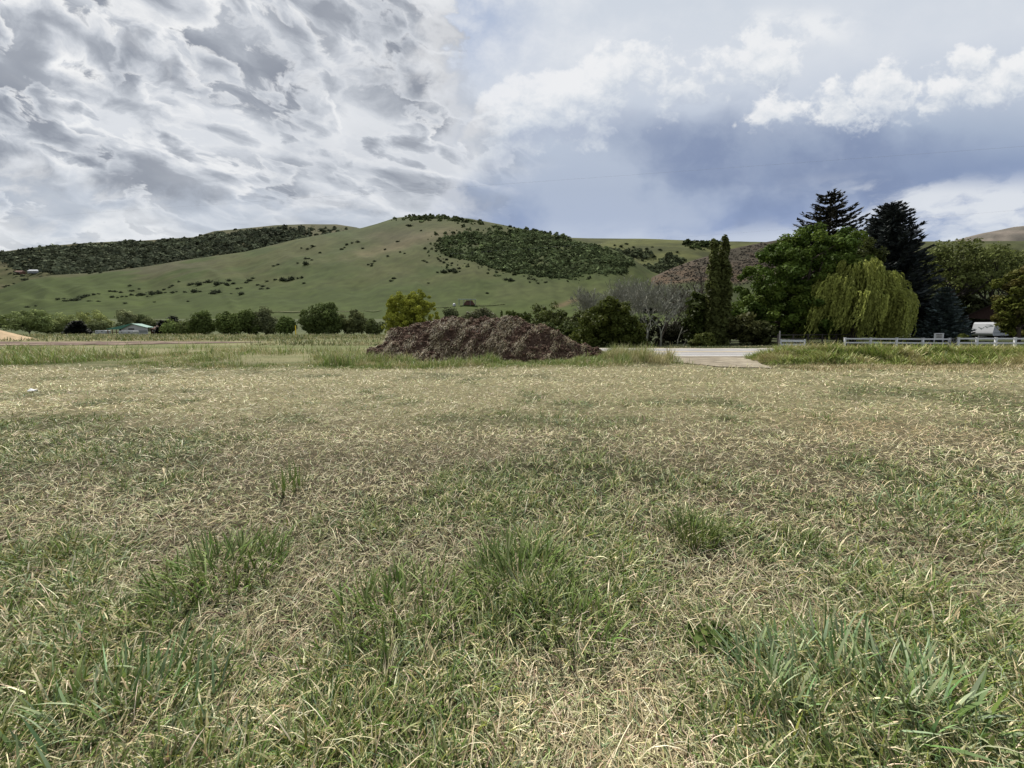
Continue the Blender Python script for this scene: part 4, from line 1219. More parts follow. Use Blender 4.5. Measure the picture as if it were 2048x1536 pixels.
for i, (px, py) in enumerate(hs):
    px += rr.uniform(-1, 1); py += rr.uniform(-.6, .6)
    p = (H_main if px < 1215 else H_ridge).on(np.array([px]), np.array([py]))[0]
    w = (11.5 if (round(px), round(py)) in big or hs[i] in big else rr.uniform(4.2, 7.2)) * p[1] / F * .5
    o = SHR[i % 6] if i < 6 else SHR[i % 6].copy()
    if i >= 6: COL.objects.link(o)
    o.location = p
    o.rotation_euler = (0, 0, rr.uniform(0, 6.28))
    o.scale = (w * rr.uniform(.9, 1.5), w, w * rr.uniform(.75, 1.15))
    tag(o, 'small dark shrub dotted on the open grassy hillside', 'shrub', 'dark shrubs dotted over the grassy hillside')

# ------------------------------------------------------------------ the heap of dug soil
def build_heap():
    top = [(738, 693), (752, 685), (765, 678), (778, 662), (792, 653), (815, 648), (835, 641), (860, 640), (880, 638), (893, 632), (915, 630), (940, 634), (955, 629), (975, 629), (1000, 632), (1012, 630), (1022, 633), (1033, 628), (1045, 634), (1062, 642), (1090, 650), (1110, 662), (1130, 672), (1155, 683), (1180, 692), (1205, 699)]
    YC = 26.0
    nx, ny = 420, 170
    px = np.linspace(735, 1208, nx)
    hz = CAMH + (HORIZON - np.interp(px, [t[0] for t in top], [t[1] for t in top])) / F * YC
    xs = (px - CX) / F * YC
    yc = np.interp(px, [735, 900, 1100, 1208], [26.4, 26.0, 25.4, 25.3])
    v = np.linspace(-1, 1, ny)
    XX = xs[:, None] + 0 * v[None]
    base = -0.62
    Hc = np.maximum(hz - base, 0.02)
    half = np.minimum(0.4 + Hc * 1.05, 3.1)
    YY = yc[:, None] + v[None] * half[:, None]
    prof = np.clip(1 - np.abs(v) ** 1.35, 0, 1) ** 0.92
    Z = base + Hc[:, None] * prof[None]
    am = np.clip(Hc[:, None] * prof[None] * 1.2, 0, 1)
    n1 = fbm(XX * 0.9, YY * 0.9, 110, 3) - .5
    n2 = np.abs(fbm(XX * 2.6 + YY * 1.0, YY * 2.2, 112, 4) - .5) * 2
    n3 = fbm(XX * 8, YY * 8, 114, 3) - .5
    rill = fbm((XX + 0.5 * YY) * 2.4, YY * 0.5, 116, 3) - .5
    n4 = fbm(XX * 17, YY * 17, 119, 2) - .5
    d = am * (0.42 * n1 + 0.12 * (n2 - .3) + 0.15 * n3 + 0.24 * rill + .14 * n4)
    Z = Z + d - am * .16
    YY = YY - d * 0.6
    XX = XX + am * .12 * (fbm(XX * 3, YY * 3, 118, 3) - .5)
    x0, y0 = -1.6, 26.0
    root = empty('dirt_heap', (x0, y0, base), 'long brown heap of dug soil with straw in front of the hedge', 'dirt heap')
    V = np.stack([XX - x0, YY - y0, Z - base], -1).reshape(-1, 3)
    i = np.arange(nx * ny).reshape(nx, ny)
    Q = np.stack([i[:-1, :-1], i[1:, :-1], i[1:, 1:], i[:-1, 1:]], -1).reshape(-1, 4)
    quads_mesh('soil', V, Q, M['soil'], parent=root, smooth=False)
    return root, V.reshape(nx, ny, 3)


heap_root, heap_grid = build_heap()

# ------------------------------------------------------------------ grass blades
def blades(name, P, head, length, width, lean, curl, col, seg=3, parent=None, kind='stuff', roll=None, tipcol=None):
    n = len(P)
    k = np.arange(seg + 1) / seg
    th = lean[:, None] + curl[:, None] * k[None]
    st = length[:, None] / seg
    hx, hy = np.cos(head), np.sin(head)
    dr = np.cumsum(np.concatenate([np.zeros((n, 1)), np.sin(th[:, :-1]) * st], 1), 1)
    dz = np.cumsum(np.concatenate([np.zeros((n, 1)), np.cos(th[:, :-1]) * st], 1), 1)
    cx = P[:, 0:1] + hx[:, None] * dr; cy = P[:, 1:2] + hy[:, None] * dr; cz = P[:, 2:3] + dz
    prof = np.interp(k, [0, .15, .5, .85, 1], [.55, .95, 1.0, .55, 0.0])
    w = width[:, None] * prof[None] * .5
    rl = np.zeros(n) if roll is None else roll
    sx = -hy * np.cos(rl); sy = hx * np.cos(rl); sz = np.sin(rl)
    L = np.stack([cx - sx[:, None] * w, cy - sy[:, None] * w, cz - sz[:, None] * w], -1)
    R = np.stack([cx + sx[:, None] * w, cy + sy[:, None] * w, cz + sz[:, None] * w], -1)
    nv = 2 * seg + 1
    V = np.empty((n, nv, 3))
    V[:, 0:2 * seg:2] = L[:, :seg]; V[:, 1:2 * seg:2] = R[:, :seg]
    V[:, 2 * seg] = L[:, seg]
    loc = []
    for s in range(seg - 1):
        loc += [2 * s, 2 * s + 1, 2 * s + 3, 2 * s + 2]
    loc += [2 * (seg - 1), 2 * (seg - 1) + 1, 2 * seg]
    loc = np.array(loc)
    per = len(loc)
    loops = (np.arange(n)[:, None] * nv + loc[None]).ravel()
    stl = np.concatenate([np.arange(seg - 1) * 4, [(seg - 1) * 4]])
    starts = (np.arange(n)[:, None] * per + stl[None]).ravel()
    totals = np.tile(np.array([4] * (seg - 1) + [3]), n)
    if tipcol is None:
        C = np.repeat(col, nv, axis=0)
    else:
        kk = np.concatenate([np.repeat(k[:seg], 2), [1.0]]) ** 1.5
        C = (col[:, None] * (1 - kk)[None, :, None] + tipcol[:, None] * kk[None, :, None]).reshape(-1, 3)
    return np_mesh(name, V.reshape(-1, 3), loops, starts, totals, M['grass'], col=C, parent=parent, kind=kind)


def pick(rng, n, table):
    """random colours from [(weight, rgb)] with a little spread"""
    w = np.array([t[0] for t in table], float); w /= w.sum()
    c = np.array([t[1] for t in table])[rng.choice(len(table), n, p=w)]
    return c * np.exp(rng.normal(0, .18, (n, 1))) * np.exp(rng.normal(0, .05, (n, 3)))


STRAW = [(4, (0.52, 0.455, 0.27)), (4, (0.68, 0.61, 0.41)), (1.4, (0.36, 0.28, 0.165)), (2.0, (0.15, 0.115, 0.07)), (3.0, (0.40, 0.42, 0.20)), (.25, (0.36, 0.22, 0.17))]
GREEN = [(4, (0.118, 0.176, 0.038)), (3, (0.165, 0.215, 0.070)), (2.6, (0.070, 0.115, 0.020)), (1.4, (0.27, 0.295, 0.145)), (1.4, (0.21, 0.22, 0.050))]
BLUEG = [(4, (0.140, 0.200, 0.092)), (3, (0.21, 0.262, 0.150)), (2, (0.085, 0.140, 0.046))]


def field_points(rng, n, ymin, ymax, mix=.65, spread=1.62):
    m = int(n * mix)
    y = np.concatenate([1 / rng.uniform(1 / ymax, 1 / ymin, m), np.exp(rng.uniform(math.log(ymin), math.log(ymax), n - m))])
    x = rng.uniform(-1, 1, n) * (spread * y + .6)
    # the same cover goes on to both sides and underfoot, beyond what the camera frames
    e = int(n * .62)
    ye = np.concatenate([rng.uniform(-.8, ymin, e // 3), np.exp(rng.uniform(math.log(ymin), math.log(min(ymax, 12)), e - e // 3))])
    lo = np.where(ye < ymin, 0, spread * ye + .6)
    xe = (lo + rng.random(e) * np.where(ye < ymin, 4.2, 2.8)) * rng.choice([-1, 1], e)
    return np.concatenate([x, xe]), np.concatenate([y, ye])


def in_drive(x, y):
    w = 1.2 + (y - 18.6) * .36 + 1.4 * (fbm(x * 1.5, y * 1.5, 170, 3) - .5)
    return (y > 20.2 + 1.6 * (fbm(x * 1.3, y * 1.3, 171, 3) - .5)) & (np.abs(x - 12.1) < w)


def build_field():
    rng = np.random.default_rng(500)
    # --- straw litter
    n = 430000
    x, y = field_points(rng, n, .75, 23.0, .72); n = len(x)
    gr = greenness(x, y)
    ok = (y < strip_edge(x) + 1.0) & (rng.random(n) < (1 - .55 * gr) * (.72 + .28 * sstep(y, 3, 6)) / (1 + .15 * np.maximum(y / 4.5 - 1, 0))) & ~in_drive(x, y)
    x, y, gr = x[ok], y[ok], gr[ok]; n = len(x)
    lod = np.maximum(y / 3.9, 1.0)
    z = G(x, y) + rng.uniform(0, .035, n)
    length = rng.uniform(.035, .115, n) * lod ** .50
    width = rng.uniform(.0022, .0060, n) * lod ** 1.12
    col = pick(rng, n, STRAW)
    # bleached streaks of mown hay across the field, orange patch on the right
    streak = sstep(fbm(x * .12, y * .9, 130, 3), .42, .62)
    col *= (.80 + .34 * streak)[:, None]
    # straw colour darkens towards the camera over the nearest few metres
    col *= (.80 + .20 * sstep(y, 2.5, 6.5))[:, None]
    w = np.clip(blob_weight(x, y), 0, 1)[:, None] * (np.exp(-((x - 6) / 2.2) ** 2) * (y > 5) * (y < 8))[:, None]
    col = col * (1 - .5 * w) + np.array([0.47, 0.32, 0.17]) * .5 * w
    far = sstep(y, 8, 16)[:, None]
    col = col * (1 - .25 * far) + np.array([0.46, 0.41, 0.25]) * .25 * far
    lean = np.radians(rng.uniform(48, 98, n)); curl = np.radians(rng.normal(10, 30, n))
    tag(blades('straw_litter', np.stack([x, y, z], -1), rng.uniform(0, 6.283, n), length, width, lean, curl, col, 2, roll=rng.normal(0, .5, n)), 'pale dry cut grass lying over the field', 'dry grass')
    # --- thin curled dead stems near the camera
    n = 26000
    x, y = field_points(rng, n, .75, 6, .5); n = len(x)
    ok = rng.random(n) < .35 + .65 * np.clip(blob_weight(x, y), 0, 1); x, y = x[ok], y[ok]; n = len(x)
    z = G(x, y)
    tag(blades('dry_stems', np.stack([x, y, z], -1), rng.uniform(0, 6.283, n), rng.uniform(.10, .24, n), rng.uniform(.0018, .0035, n) * np.maximum(y / 3, 1), np.radians(rng.uniform(15, 60, n)), np.radians(rng.uniform(30, 120, n)), pick(rng, n, STRAW[:3]), 5), 'thin curled dead grass stems over the near field', 'dry grass')
    # --- green tufts
    nt = 15000
    x, y = field_points(rng, nt, .8, 20, .8); nt = len(x)
    gr = greenness(x, y)
    ok = (rng.random(nt) < .06 + .94 * gr) & (y < strip_edge(x)) & ~in_drive(x, y)
    x, y, gr = x[ok], y[ok], gr[ok]; nt = len(x)
    cnt = rng.integers(9, 26, nt)
    kk = np.repeat(np.arange(nt), cnt); n = len(kk)
    a = rng.uniform(0, 6.283, n); r = np.abs(rng.normal(0, 1, n)) * (.05 + .05 * rng.random(nt))[kk] * np.maximum(y[kk] / 6, 1) ** .5
    bx, by = x[kk] + r * np.cos(a), y[kk] + r * np.sin(a)
    vig = (rng.uniform(.55, 1.1, nt) * (.72 + .4 * gr))[kk] * (1 - .35 * sstep(by, 5, 12))
    tone = rng.random(nt)[kk]
    cg, cb, cs_ = pick(rng, n, GREEN), pick(rng, n, BLUEG), pick(rng, n, STRAW[:3])
    col = np.where((tone < .16)[:, None], cb, cg)
    dead = rng.random(n) < .16
    col[dead] = cs_[dead]
    tip = col * 1.0
    yel = rng.random(n) < .3
    tip[yel] = tip[yel] * .4 + np.array([.40, .33, .17]) * .6
    lod = np.maximum(by / 4.5, 1)
    tag(blades('green_grass', np.stack([bx, by, G(bx, by) - .005], -1), a + rng.normal(0, .7, n), rng.uniform(.06, .17, n) * vig * lod ** .2, rng.uniform(.0035, .0090, n) * lod ** .75, np.radians(rng.uniform(6, 58, n)), np.radians(rng.uniform(5, 95, n)), col, 4, roll=rng.normal(0, .35, n), tipcol=tip), 'green grass growing in patches through the cut field', 'grass')
    # --- loose single green blades lying among the straw
    n = 130000
    x, y = field_points(rng, n, .75, 20, .72); n = len(x)
    ok = (rng.random(n) < .25 + .6 * greenness(x, y)) & (y < strip_edge(x)) & ~in_drive(x, y); x, y = x[ok], y[ok]; n = len(x)
    lod = np.maximum(y / 4.5, 1)
    tag(blades('loose_grass', np.stack([x, y, G(x, y) + rng.uniform(0, .03, n)], -1), rng.uniform(0, 6.283, n), rng.uniform(.04, .12, n) * lod ** .4, rng.uniform(.003, .0072, n) * lod ** .88, np.radians(rng.uniform(40, 92, n)), np.radians(rng.normal(15, 35, n)), pick(rng, n, GREEN[:4] + BLUEG), 3, roll=rng.normal(0, .5, n)), 'loose green blades lying among the straw', 'grass')


build_field()


def tint(c, tone, rng):
    dry = (sstep(tone, .50, .66) * .75)[:, None]
    dark = (sstep(tone, .46, .34) * .45)[:, None]
    c = c * (1 - dark) + c * np.array([.55, .62, .5]) * dark
    return c * (1 - dry) + np.array([.40, .345, .19]) * dry * np.exp(rng.normal(0, .15, (len(c), 1)))


def build_rough():
    """uncut grass along the far edge of the field"""
    rng = np.random.default_rng(600)
    def strip(name, x, y, hgt, wid, table, label, wind=0.0, hv=.35, soft=0.0):
        if soft:
            d = y - (strip_edge(x) - .9)
            ok = (d > 0) & (rng.random(len(x)) < .12 + .88 * sstep(d, 0, soft))
            x, y, d = x[ok], y[ok], d[ok]
            hgt = (np.broadcast_to(hgt, ok.shape)[ok]) * (.35 + .65 * sstep(d, 0, soft))
            wid = np.broadcast_to(wid, ok.shape)[ok]
        n = len(x)
        z = G(x, y) - .02
        tone = fbm(x * .9, y * .9, 180, 4)
        h = hgt * (.55 + .9 * sstep(fbm(x * 1.2, y * 1.2, 181, 3), .3, .7)) * rng.uniform(1 - hv, 1 + hv, n)
        head = rng.uniform(0, 6.283, n) if not wind else np.where(rng.random(n) < .6, math.pi + rng.normal(0, .6, n), rng.uniform(0, 6.283, n))
        tag(blades(name, np.stack([x, y, z], -1), head, h, wid * np.ones(n), np.radians(rng.uniform(3, 32, n) + wind), np.radians(rng.uniform(10, 75, n) + wind), tint(pick(rng, n, table), tone, rng), 3), label, 'grass')
    YG = [(4, (0.200, 0.255, 0.066)), (3, (0.255, 0.295, 0.10)), (2, (0.125, 0.180, 0.042)), (1.6, (0.40, 0.35, 0.20))]
    # left strip
    n = 78000
    x = rng.uniform(-52, 5, n); y = strip_edge(x) + np.abs(rng.normal(0, 1, n)) * 7.0 - .9
    cl = sstep(fbm(x * .22, y * .30, 140, 4), .36, .58)
    ok = (rng.random(n) < .03 + .97 * cl) & ~((x > -11) & (y > 22.6) & (y < 30)) & (y < 41.5); x, y = x[ok], y[ok]
    strip('rough_grass', x, y, (.14 + .42 * sstep(fbm(x * .3, y * .3, 141, 3), .38, .62)), .022 * np.maximum(y / 18, 1) ** .8, YG, 'uncut green grass along the left far edge of the field', soft=2.6)
    n = 42000
    x = rng.uniform(-120, -4, n); y = rng.uniform(42, 100, n)
    x = x * (y / 75)
    ok = (rng.random(n) < .25 + .75 * sstep(fbm(x * .07, y * .12, 142, 3), .35, .6)) & ~((x < -30) & (y < 54.5)); x, y = x[ok], y[ok]
    strip('meadow_grass', x, y, .45 * np.ones(len(x)), .07, [(3, (0.095, 0.125, 0.036)), (2, (0.13, 0.15, 0.048)), (1, (0.24, 0.22, 0.11))], 'meadow grass between the field and the valley trees')
    # strip between heap and driveway
    n = 34000
    x = rng.uniform(-10.5, 11.0, n); y = strip_edge(x) - .9 + rng.random(n) ** 1.1 * np.interp(x, [-10, 0, 6, 11], [4.5, 4.6, 5.5, 4.0])
    ok = (rng.random(n) < .25 + .75 * sstep(fbm(x * .35, y * .4, 143, 3), .34, .55)) & ~in_drive(x, y) & ~((x < 5.5) & (y > 24.4)) & (y < 26.6); x, y = x[ok], y[ok]
    strip('verge_grass', x, y, np.interp(x, [-10, 0, 4.8, 6.6, 8.8, 11], [.20, .17, .22, .75, .80, .24]), .019, YG, 'green verge grass between dirt heap and driveway', soft=2.2)
    # bank on the right: long wind blown grass
    n = 70000
    x = rng.uniform(13.0, 44, n); y = rng.normal(22.0, 2.0, n)
    e = np.interp(x, [13, 15, 18, 22], [21.0, 20.6, 19.6, 18.6]) + 2.0 * (fbm(x * .7, y * .7, 182, 3) - .5)
    ok = (y > e) & (rng.random(n) < .25 + .75 * sstep(y - e, 0, 2.2)) & (y < 26.4) & ~in_drive(x, y); x, y = x[ok], y[ok]
    strip('bank_grass', x, y, np.interp(x, [13, 16, 18, 24], [.30, .52, .70, .66]) * (.55 + .8 * fbm(x * .5, y * .7, 145, 3)), .030, [(4, (0.245, 0.31, 0.075)), (3, (0.31, 0.335, 0.12)), (2, (0.13, 0.18, 0.045)), (1.6, (0.42, 0.38, 0.20))], 'long wind blown grass on the bank beside the road', wind=14)
    n = 22000
    x = rng.uniform(13.5, 44, n); y = rng.normal(18.6, 1.1, n)
    strip('bank_foot_grass', x, y, .16 * np.ones(n), .018, [(3, (0.33, 0.27, 0.14)), (2, (0.40, 0.34, 0.20)), (1.5, (0.17, 0.18, 0.06))], 'dry yellow grass at the foot of the bank')
    # far roadside and yard edge
    n = 14000
    x = rng.uniform(14, 75, n); y = rng.uniform(36.4, 42, n)
    strip('yard_grass', x, y, .16 * np.ones(n), .04, [(3, (0.07, 0.095, 0.030)), (1, (0.13, 0.14, 0.05))], 'short grass between the road and the yard fence')


build_rough()

# straw and sods on the heap
rng = np.random.default_rng(700)
nx, ny, _ = heap_grid.shape
n = 70000
ii = rng.integers(6, nx - 6, n); jj = rng.integers(4, int(ny * .62), n)
P = heap_grid[ii, jj] + rng.normal(0, .03, (n, 3))
dens = fbm((P[:, 0] - P[:, 2] * .7) * 1.9, (P[:, 2] + P[:, 0] * .35) * .8 + P[:, 1] * .3, 120, 4)
ok = rng.random(n) < .04 + .96 * sstep(dens, .52, .60)
P = P[ok]; n = len(P)
o = blades('straw', P + np.array([0, -.03, .01]), np.where(rng.random(n) < .6, rng.normal(4.1, .35, n), rng.uniform(3.4, 6.0, n)), rng.uniform(.16, .45, n), rng.uniform(.006, .015, n), np.radians(rng.uniform(75, 140, n)), np.radians(rng.normal(25, 35, n)), pick(rng, n, [(3, (0.30, 0.25, 0.140)), (2, (0.42, 0.36, 0.22)), (3, (0.13, 0.10, 0.065)), (.5, (0.17, 0.17, 0.08))]), 3, parent=heap_root)
# clods
mb = MB()
rr = random.Random(9)
ICO = [(0, 0, 1), (.89, 0, .45), (.28, .85, .45), (-.72, .53, .45), (-.72, -.53, .45), (.28, -.85, .45), (.72, .53, -.45), (-.28, .85, -.45), (-.89, 0, -.45), (-.28, -.85, -.45), (.72, -.53, -.45), (0, 0, -1)]
IFC = [(0, 1, 2), (0, 2, 3), (0, 3, 4), (0, 4, 5), (0, 5, 1), (1, 6, 2), (2, 7, 3), (3, 8, 4), (4, 9, 5), (5, 10, 1), (6, 7, 2), (7, 8, 3), (8, 9, 4), (9, 10, 5), (10, 6, 1), (11, 7, 6), (11, 8, 7), (11, 9, 8), (11, 10, 9), (11, 6, 10)]
for q in range(1800):
    p = heap_grid[rr.randrange(4, nx - 4), rr.randrange(0, int(ny * .6))]
    r = rr.choice((.04, .05, .05, .06, .08, .11, .15))
    mb.add([(p[0] + v[0] * r * rr.uniform(.7, 1.4), p[1] - .02 + v[1] * r * rr.uniform(.7, 1.3), p[2] + v[2] * r * rr.uniform(.6, 1.1)) for v in ICO], IFC)
c = mb.build('clods', M['soil'], heap_root); c['kind'] = 'stuff'


# single tufts that stand out in the near field
def tuft(px, py, n, R, length, width, table, label, lean=(4, 45), curl=(5, 70), seed=1, name='grass_tuft', aspect=1.0):
    rng = np.random.default_rng(seed)
    gy = CAMH * F / (py - HORIZON) * 0.985
    gx = (px - CX) / F * gy
    a = rng.uniform(0, 6.283, n); r = R * np.sqrt(rng.random(n))
    bx, by = gx + r * np.cos(a) * aspect, gy + r * np.sin(a)
    z0 = gz(gx, gy)
    P = np.stack([bx - gx, by - gy, G(bx, by) - z0 - .005], -1)
    col = pick(rng, n, table); tip = col.copy()
    yel = rng.random(n) < .25; tip[yel] = tip[yel] * .5 + np.array([.38, .34, .2]) * .5
    o = blades(name, P, a + rng.normal(0, .9, n), length * rng.uniform(.5, 1.15, n), width * rng.uniform(.6, 1.2, n), np.radians(rng.uniform(*lean, n)), np.radians(rng.uniform(*curl, n)), col, 5, roll=rng.normal(0, .3, n), tipcol=tip, kind='thing')
    o.location = (gx, gy, z0)
    return tag(o, label, 'grass tuft')


tuft(1045, 1185, 430, .33, .25, .010, GREEN[:3], 'upright bright green tuft at the centre of the near field', seed=1)
tuft(1400, 1082, 260, .20, .21, .007, [(3, (0.085, 0.125, 0.026)), (2, (0.12, 0.155, 0.036)), (1, (0.06, 0.09, 0.02))], 'dense dark green fine bladed tuft right of centre', seed=2, lean=(2, 28))
tuft(420, 1165, 460, .38, .23, .010, GREEN[:3], 'large green tuft in the left of the near field', seed=3)
tuft(790, 1245, 400, .34, .22, .010, GREEN[:4], 'broad leaved green tuft left of the central one', seed=4)
LB = [(w_, tuple(1.3 * v for v in c_)) for w_, c_ in BLUEG]
tuft(1760, 1440, 320, .28, .24, .012, LB, 'large blue green tuft with broad blades at the bottom right', seed=5, lean=(5, 50), curl=(0, 45), aspect=1.6)
tuft(1560, 1430, 100, .14, .21, .011, LB, 'smaller blue green tuft left of the large broad bladed one', seed=6, lean=(2, 35), curl=(0, 45))
tuft(1930, 1500, 90, .18, .24, .016, GREEN[:3] + BLUEG, 'green tuft in the bottom right corner', seed=7)
tuft(190, 1520, 220, .34, .23, .010, LB + GREEN[:2], 'tall blue green tuft in the bottom left corner', seed=8, lean=(2, 35), curl=(0, 60))
tuft(565, 985, 60, .16, .30, .010, GREEN[:3], 'thin upright tuft standing in the left middle of the field', seed=9, lean=(1, 22), curl=(0, 30))
tuft(1900, 1060, 200, .55, .22, .010, GREEN[:3] + BLUEG[:1], 'wide spread of green blades at the right of the near field', seed=10)
tuft(1150, 1290, 200, .24, .20, .010, GREEN[:4], 'green tuft of broad bent blades right of the bottom centre', seed=11)
tuft(1625, 1090, 70, .12, .18, .007, [(3, (0.085, 0.125, 0.030)), (2, (0.13, 0.16, 0.05))], 'small dark green tuft between the fine tuft and the right spread', seed=12)


def weed(px, py, seed, label):
    rng = np.random.default_rng(seed)
    gy = CAMH * F / (py - HORIZON); gx = (px - CX) / F * gy; z0 = gz(gx, gy)
    n = 170
    a = rng.uniform(0, 6.283, n); r = .11 * np.sqrt(rng.random(n))
    C = np.stack([r * np.cos(a) * 1.4, r * np.sin(a), .03 + .05 * rng.random(n)], -1)
    V, Q, col = leaf_cards(C, np.tile([[0, 0, 1.0]], (n, 1)), np.full(n, .026), pick(rng, n, [(3, (0.055, 0.085, 0.022)), (1, (0.09, 0.12, 0.035))]), rng, .6, 1.5)
    o = quads_mesh('broadleaf_weed', V, Q, M['leaf'], col=col, kind='thing'); o.location = (gx, gy, z0)
    tag(o, label, 'weed')


weed(1455, 1340, 1, 'low dark broad leaved weed patch in dry grass')

# ------------------------------------------------------------------ fences, sign, wheel, trailer and shed on the right
def rail_fence(name, a, b, label, n_post, rails, post, mats, group, posts_extra=0.06):
    """rails = [(height, rail_h)], post = (width, height)"""
    A, B = Vector(a), Vector(b)
    root = empty(name, A, label, 'fence', group)
    D = B - A
    rz = math.atan2(D.y, D.x)
    for i in range(n_post):
        p = D * (i / (n_post - 1))
        mb = MB(); mb.box((p.x, p.y, p.z + post[1] / 2 - .15), (post[0], post[0], post[1] + .3), rz, .008)
        mb.box((p.x, p.y, p.z + post[1] + .012), (post[0] * 1.25, post[0] * 1.25, .024), rz)
        mb.build('post', M[mats], root)
    for h, rh in rails:
        for i in range(n_post - 1):
            p, q = D * (i / (n_post - 1)), D * ((i + 1) / (n_post - 1))
            mb = MB()
            w = .02
            nx_, ny_ = -math.sin(rz) * w, math.cos(rz) * w
            vs = []
            for e in (p, q):
                for sx_, sz_ in ((-1, -1), (1, -1), (1, 1), (-1, 1)):
                    vs.append((e.x + nx_ * sx_ - ny_ * 0, e.y + ny_ * sx_, e.z + h + sz_ * rh / 2))
            mb.add(vs, [(3, 2, 1, 0), (4, 5, 6, 7), (0, 1, 5, 4), (1, 2, 6, 5), (2, 3, 7, 6), (3, 0, 4, 7)])
            mb.build('rail', M[mats], root)
    return root


FG = 'rail fences along the far side of the road'
rail_fence('white_rail_fence', spot(1690, 43.5), spot(1899, 42.5), 'white two rail fence left of the wagon wheel gap', 5, [(.86, .15), (.42, .15)], (.17, .98), 'white', FG)
rail_fence('white_rail_fence', spot(1917, 42.0), spot(2110, 40.0), 'white two rail fence right of the wagon wheel gap', 6, [(.92, .16), (.45, .16)], (.17, 1.04), 'white', FG)
rail_fence('white_rail_fence', spot(1562, 43.5), spot(1610, 43.5), 'short white two board fence panel below the maple', 2, [(.62, .26), (.20, .20)], (.10, .78), 'white', FG)
rail_fence('dark_rail_fence', spot(1422, 60), spot(1558, 48), 'dark wooden rail fence between the poplar and the white panel', 7, [(1.0, .10), (.6, .10), (.25, .10)], (.12, 1.1), 'old_wood', FG)
rail_fence('dark_rail_fence', spot(1556, 47), spot(1700, 50), 'dark wooden rail fence behind the white panel and the willow', 6, [(1.25, .10), (.8, .10)], (.12, 1.35), 'old_wood', FG)
# bare post by the white panel
x, y, z = spot(1559, 45)
mb = MB(); mb.tube([(0, 0, -.2), (.02, 0, .8), (0, 0, 1.75)], [.09, .08, .07], 7); o = mb.build('wooden_post', M['grey_wood'], loc=(x, y, z)); tag(o, 'single grey wooden post left of the white fence panel', 'post')

# wagon wheel leaning in the gap
x, y, z = spot(1907.5, 42.2)
wr = empty('wagon_wheel', (x, y, z), 'weathered spoked wagon wheel standing in the gap of the white fence', 'wheel')
R_ = .46
mb = MB(); mb.tube([(R_ * math.cos(a), 0, R_ + R_ * math.sin(a)) for a in np.linspace(0, 2 * math.pi, 33)], .03, 6, cap=False); mb.build('rim', M['grey_wood'], wr, smooth=True)
for q in range(8):
    a = math.pi * q / 4
    mb = MB(); mb.tube([(.06 * math.cos(a), 0, R_ + .06 * math.sin(a)), (R_ * math.cos(a), 0, R_ + R_ * math.sin(a))], .018, 5); mb.build('spoke', M['grey_wood'], wr)
mb = MB(); mb.tube([(0, -.09, R_), (0, .09, R_)], .08, 10); mb.build('hub', M['grey_wood'], wr)

# sign behind the fence
x, y, z = spot(1877, 45.5)
sg = empty('yard_sign', (x, y, z), 'white framed sign board standing behind the white fence', 'sign')
w_, zb, zt = 1.05, .78, 1.42
for sx_ in (-1, 1):
    mb = MB(); mb.box((sx_ * w_ / 2, 0, (zt + .02) / 2 - .1), (.07, .07, zt + .22), 0, .006); mb.build('post', M['white'], sg)
mb = MB(); mb.box((0, 0, (zb + zt) / 2), (w_ - .07, .03, zt - zb - .04)); bd_ = mb.build('board', M['sign_board'], sg)
mb = MB(); mb.box((0, -.005, zt), (w_ + .12, .09, .06)); mb.build('top_rail', M['white'], sg)
rr = random.Random(3)
for row, hh in ((1.27, .11), (1.10, .09), (.93, .09)):
    mb = MB(); xx = -.34 + rr.uniform(0, .06)
    while xx < .33:
        ww = rr.uniform(.03, .06); mb.box((xx + ww / 2, -.021, row), (ww, .012, hh * rr.uniform(.8, 1))); xx += ww + .018
    mb.build('lettering', M['sign_text'], bd_)

# open shed
Ys = 70; ks = Ys / F
x, y, z = spot(1985, Ys)
sh = empty('open_shed', (x, y, z), 'dark open shed with brown ribbed gable above the trailer', 'shed', rz=math.radians(-50))
zz = lambda py: CAMH + (HORIZON - py) * ks - z
xx = lambda px: (px - 1985) * ks * .62
mb = MB()
for q in range(42):                              # ribbed gable cladding
    a0, a1 = 1924 + q * 3.0, 1924 + q * 3.0 + 2.35
    top_ = lambda p: 632 - (p - 1924) * (25 / 62) if p < 1986 else 607 + (p - 1986) * (25 / 62)
    bot_ = lambda p: 635 + min(p - 1924, 62) * (5 / 62) if p < 1986 else 640
    if zz(top_(a0)) <= zz(bot_(a0)) + .03: continue
    mb.prism([(xx(a0), zz(bot_(a0))), (xx(a1), zz(bot_(a1))), (xx(a1), zz(top_(a1))), (xx(a0), zz(top_(a0)))], -.05, .03)
mb.prism([(xx(1925), zz(634)), (xx(1986), zz(639)), (xx(2046), zz(639)), (xx(1986), zz(608))], .04, .09)
mb.build('gable', M['brown_metal'], sh)
mb = MB()
mb.prism([(xx(1918), zz(635)), (xx(1918), zz(633.5)), (xx(1986), zz(605)), (xx(2054), zz(633.5)), (xx(2054), zz(635)), (xx(1986), zz(607))], -.45, 9)
mb.build('roof', M['shadow_wood'], sh)
for pxp in (1932, 1986, 2040):
    for yy in (.2, 4.5, 8.8):
        mb = MB(); mb.box((xx(pxp), yy, (zz(636)) / 2 - .1), (.22, .22, zz(636) + .2)); mb.build('post', M['shadow_wood'], sh)
mb = MB(); mb.box((xx(1986), 9.1, zz(640) / 2), (xx(2046) - xx(1926), .1, zz(640))); mb.build('back_wall', M['shadow_wood'], sh)

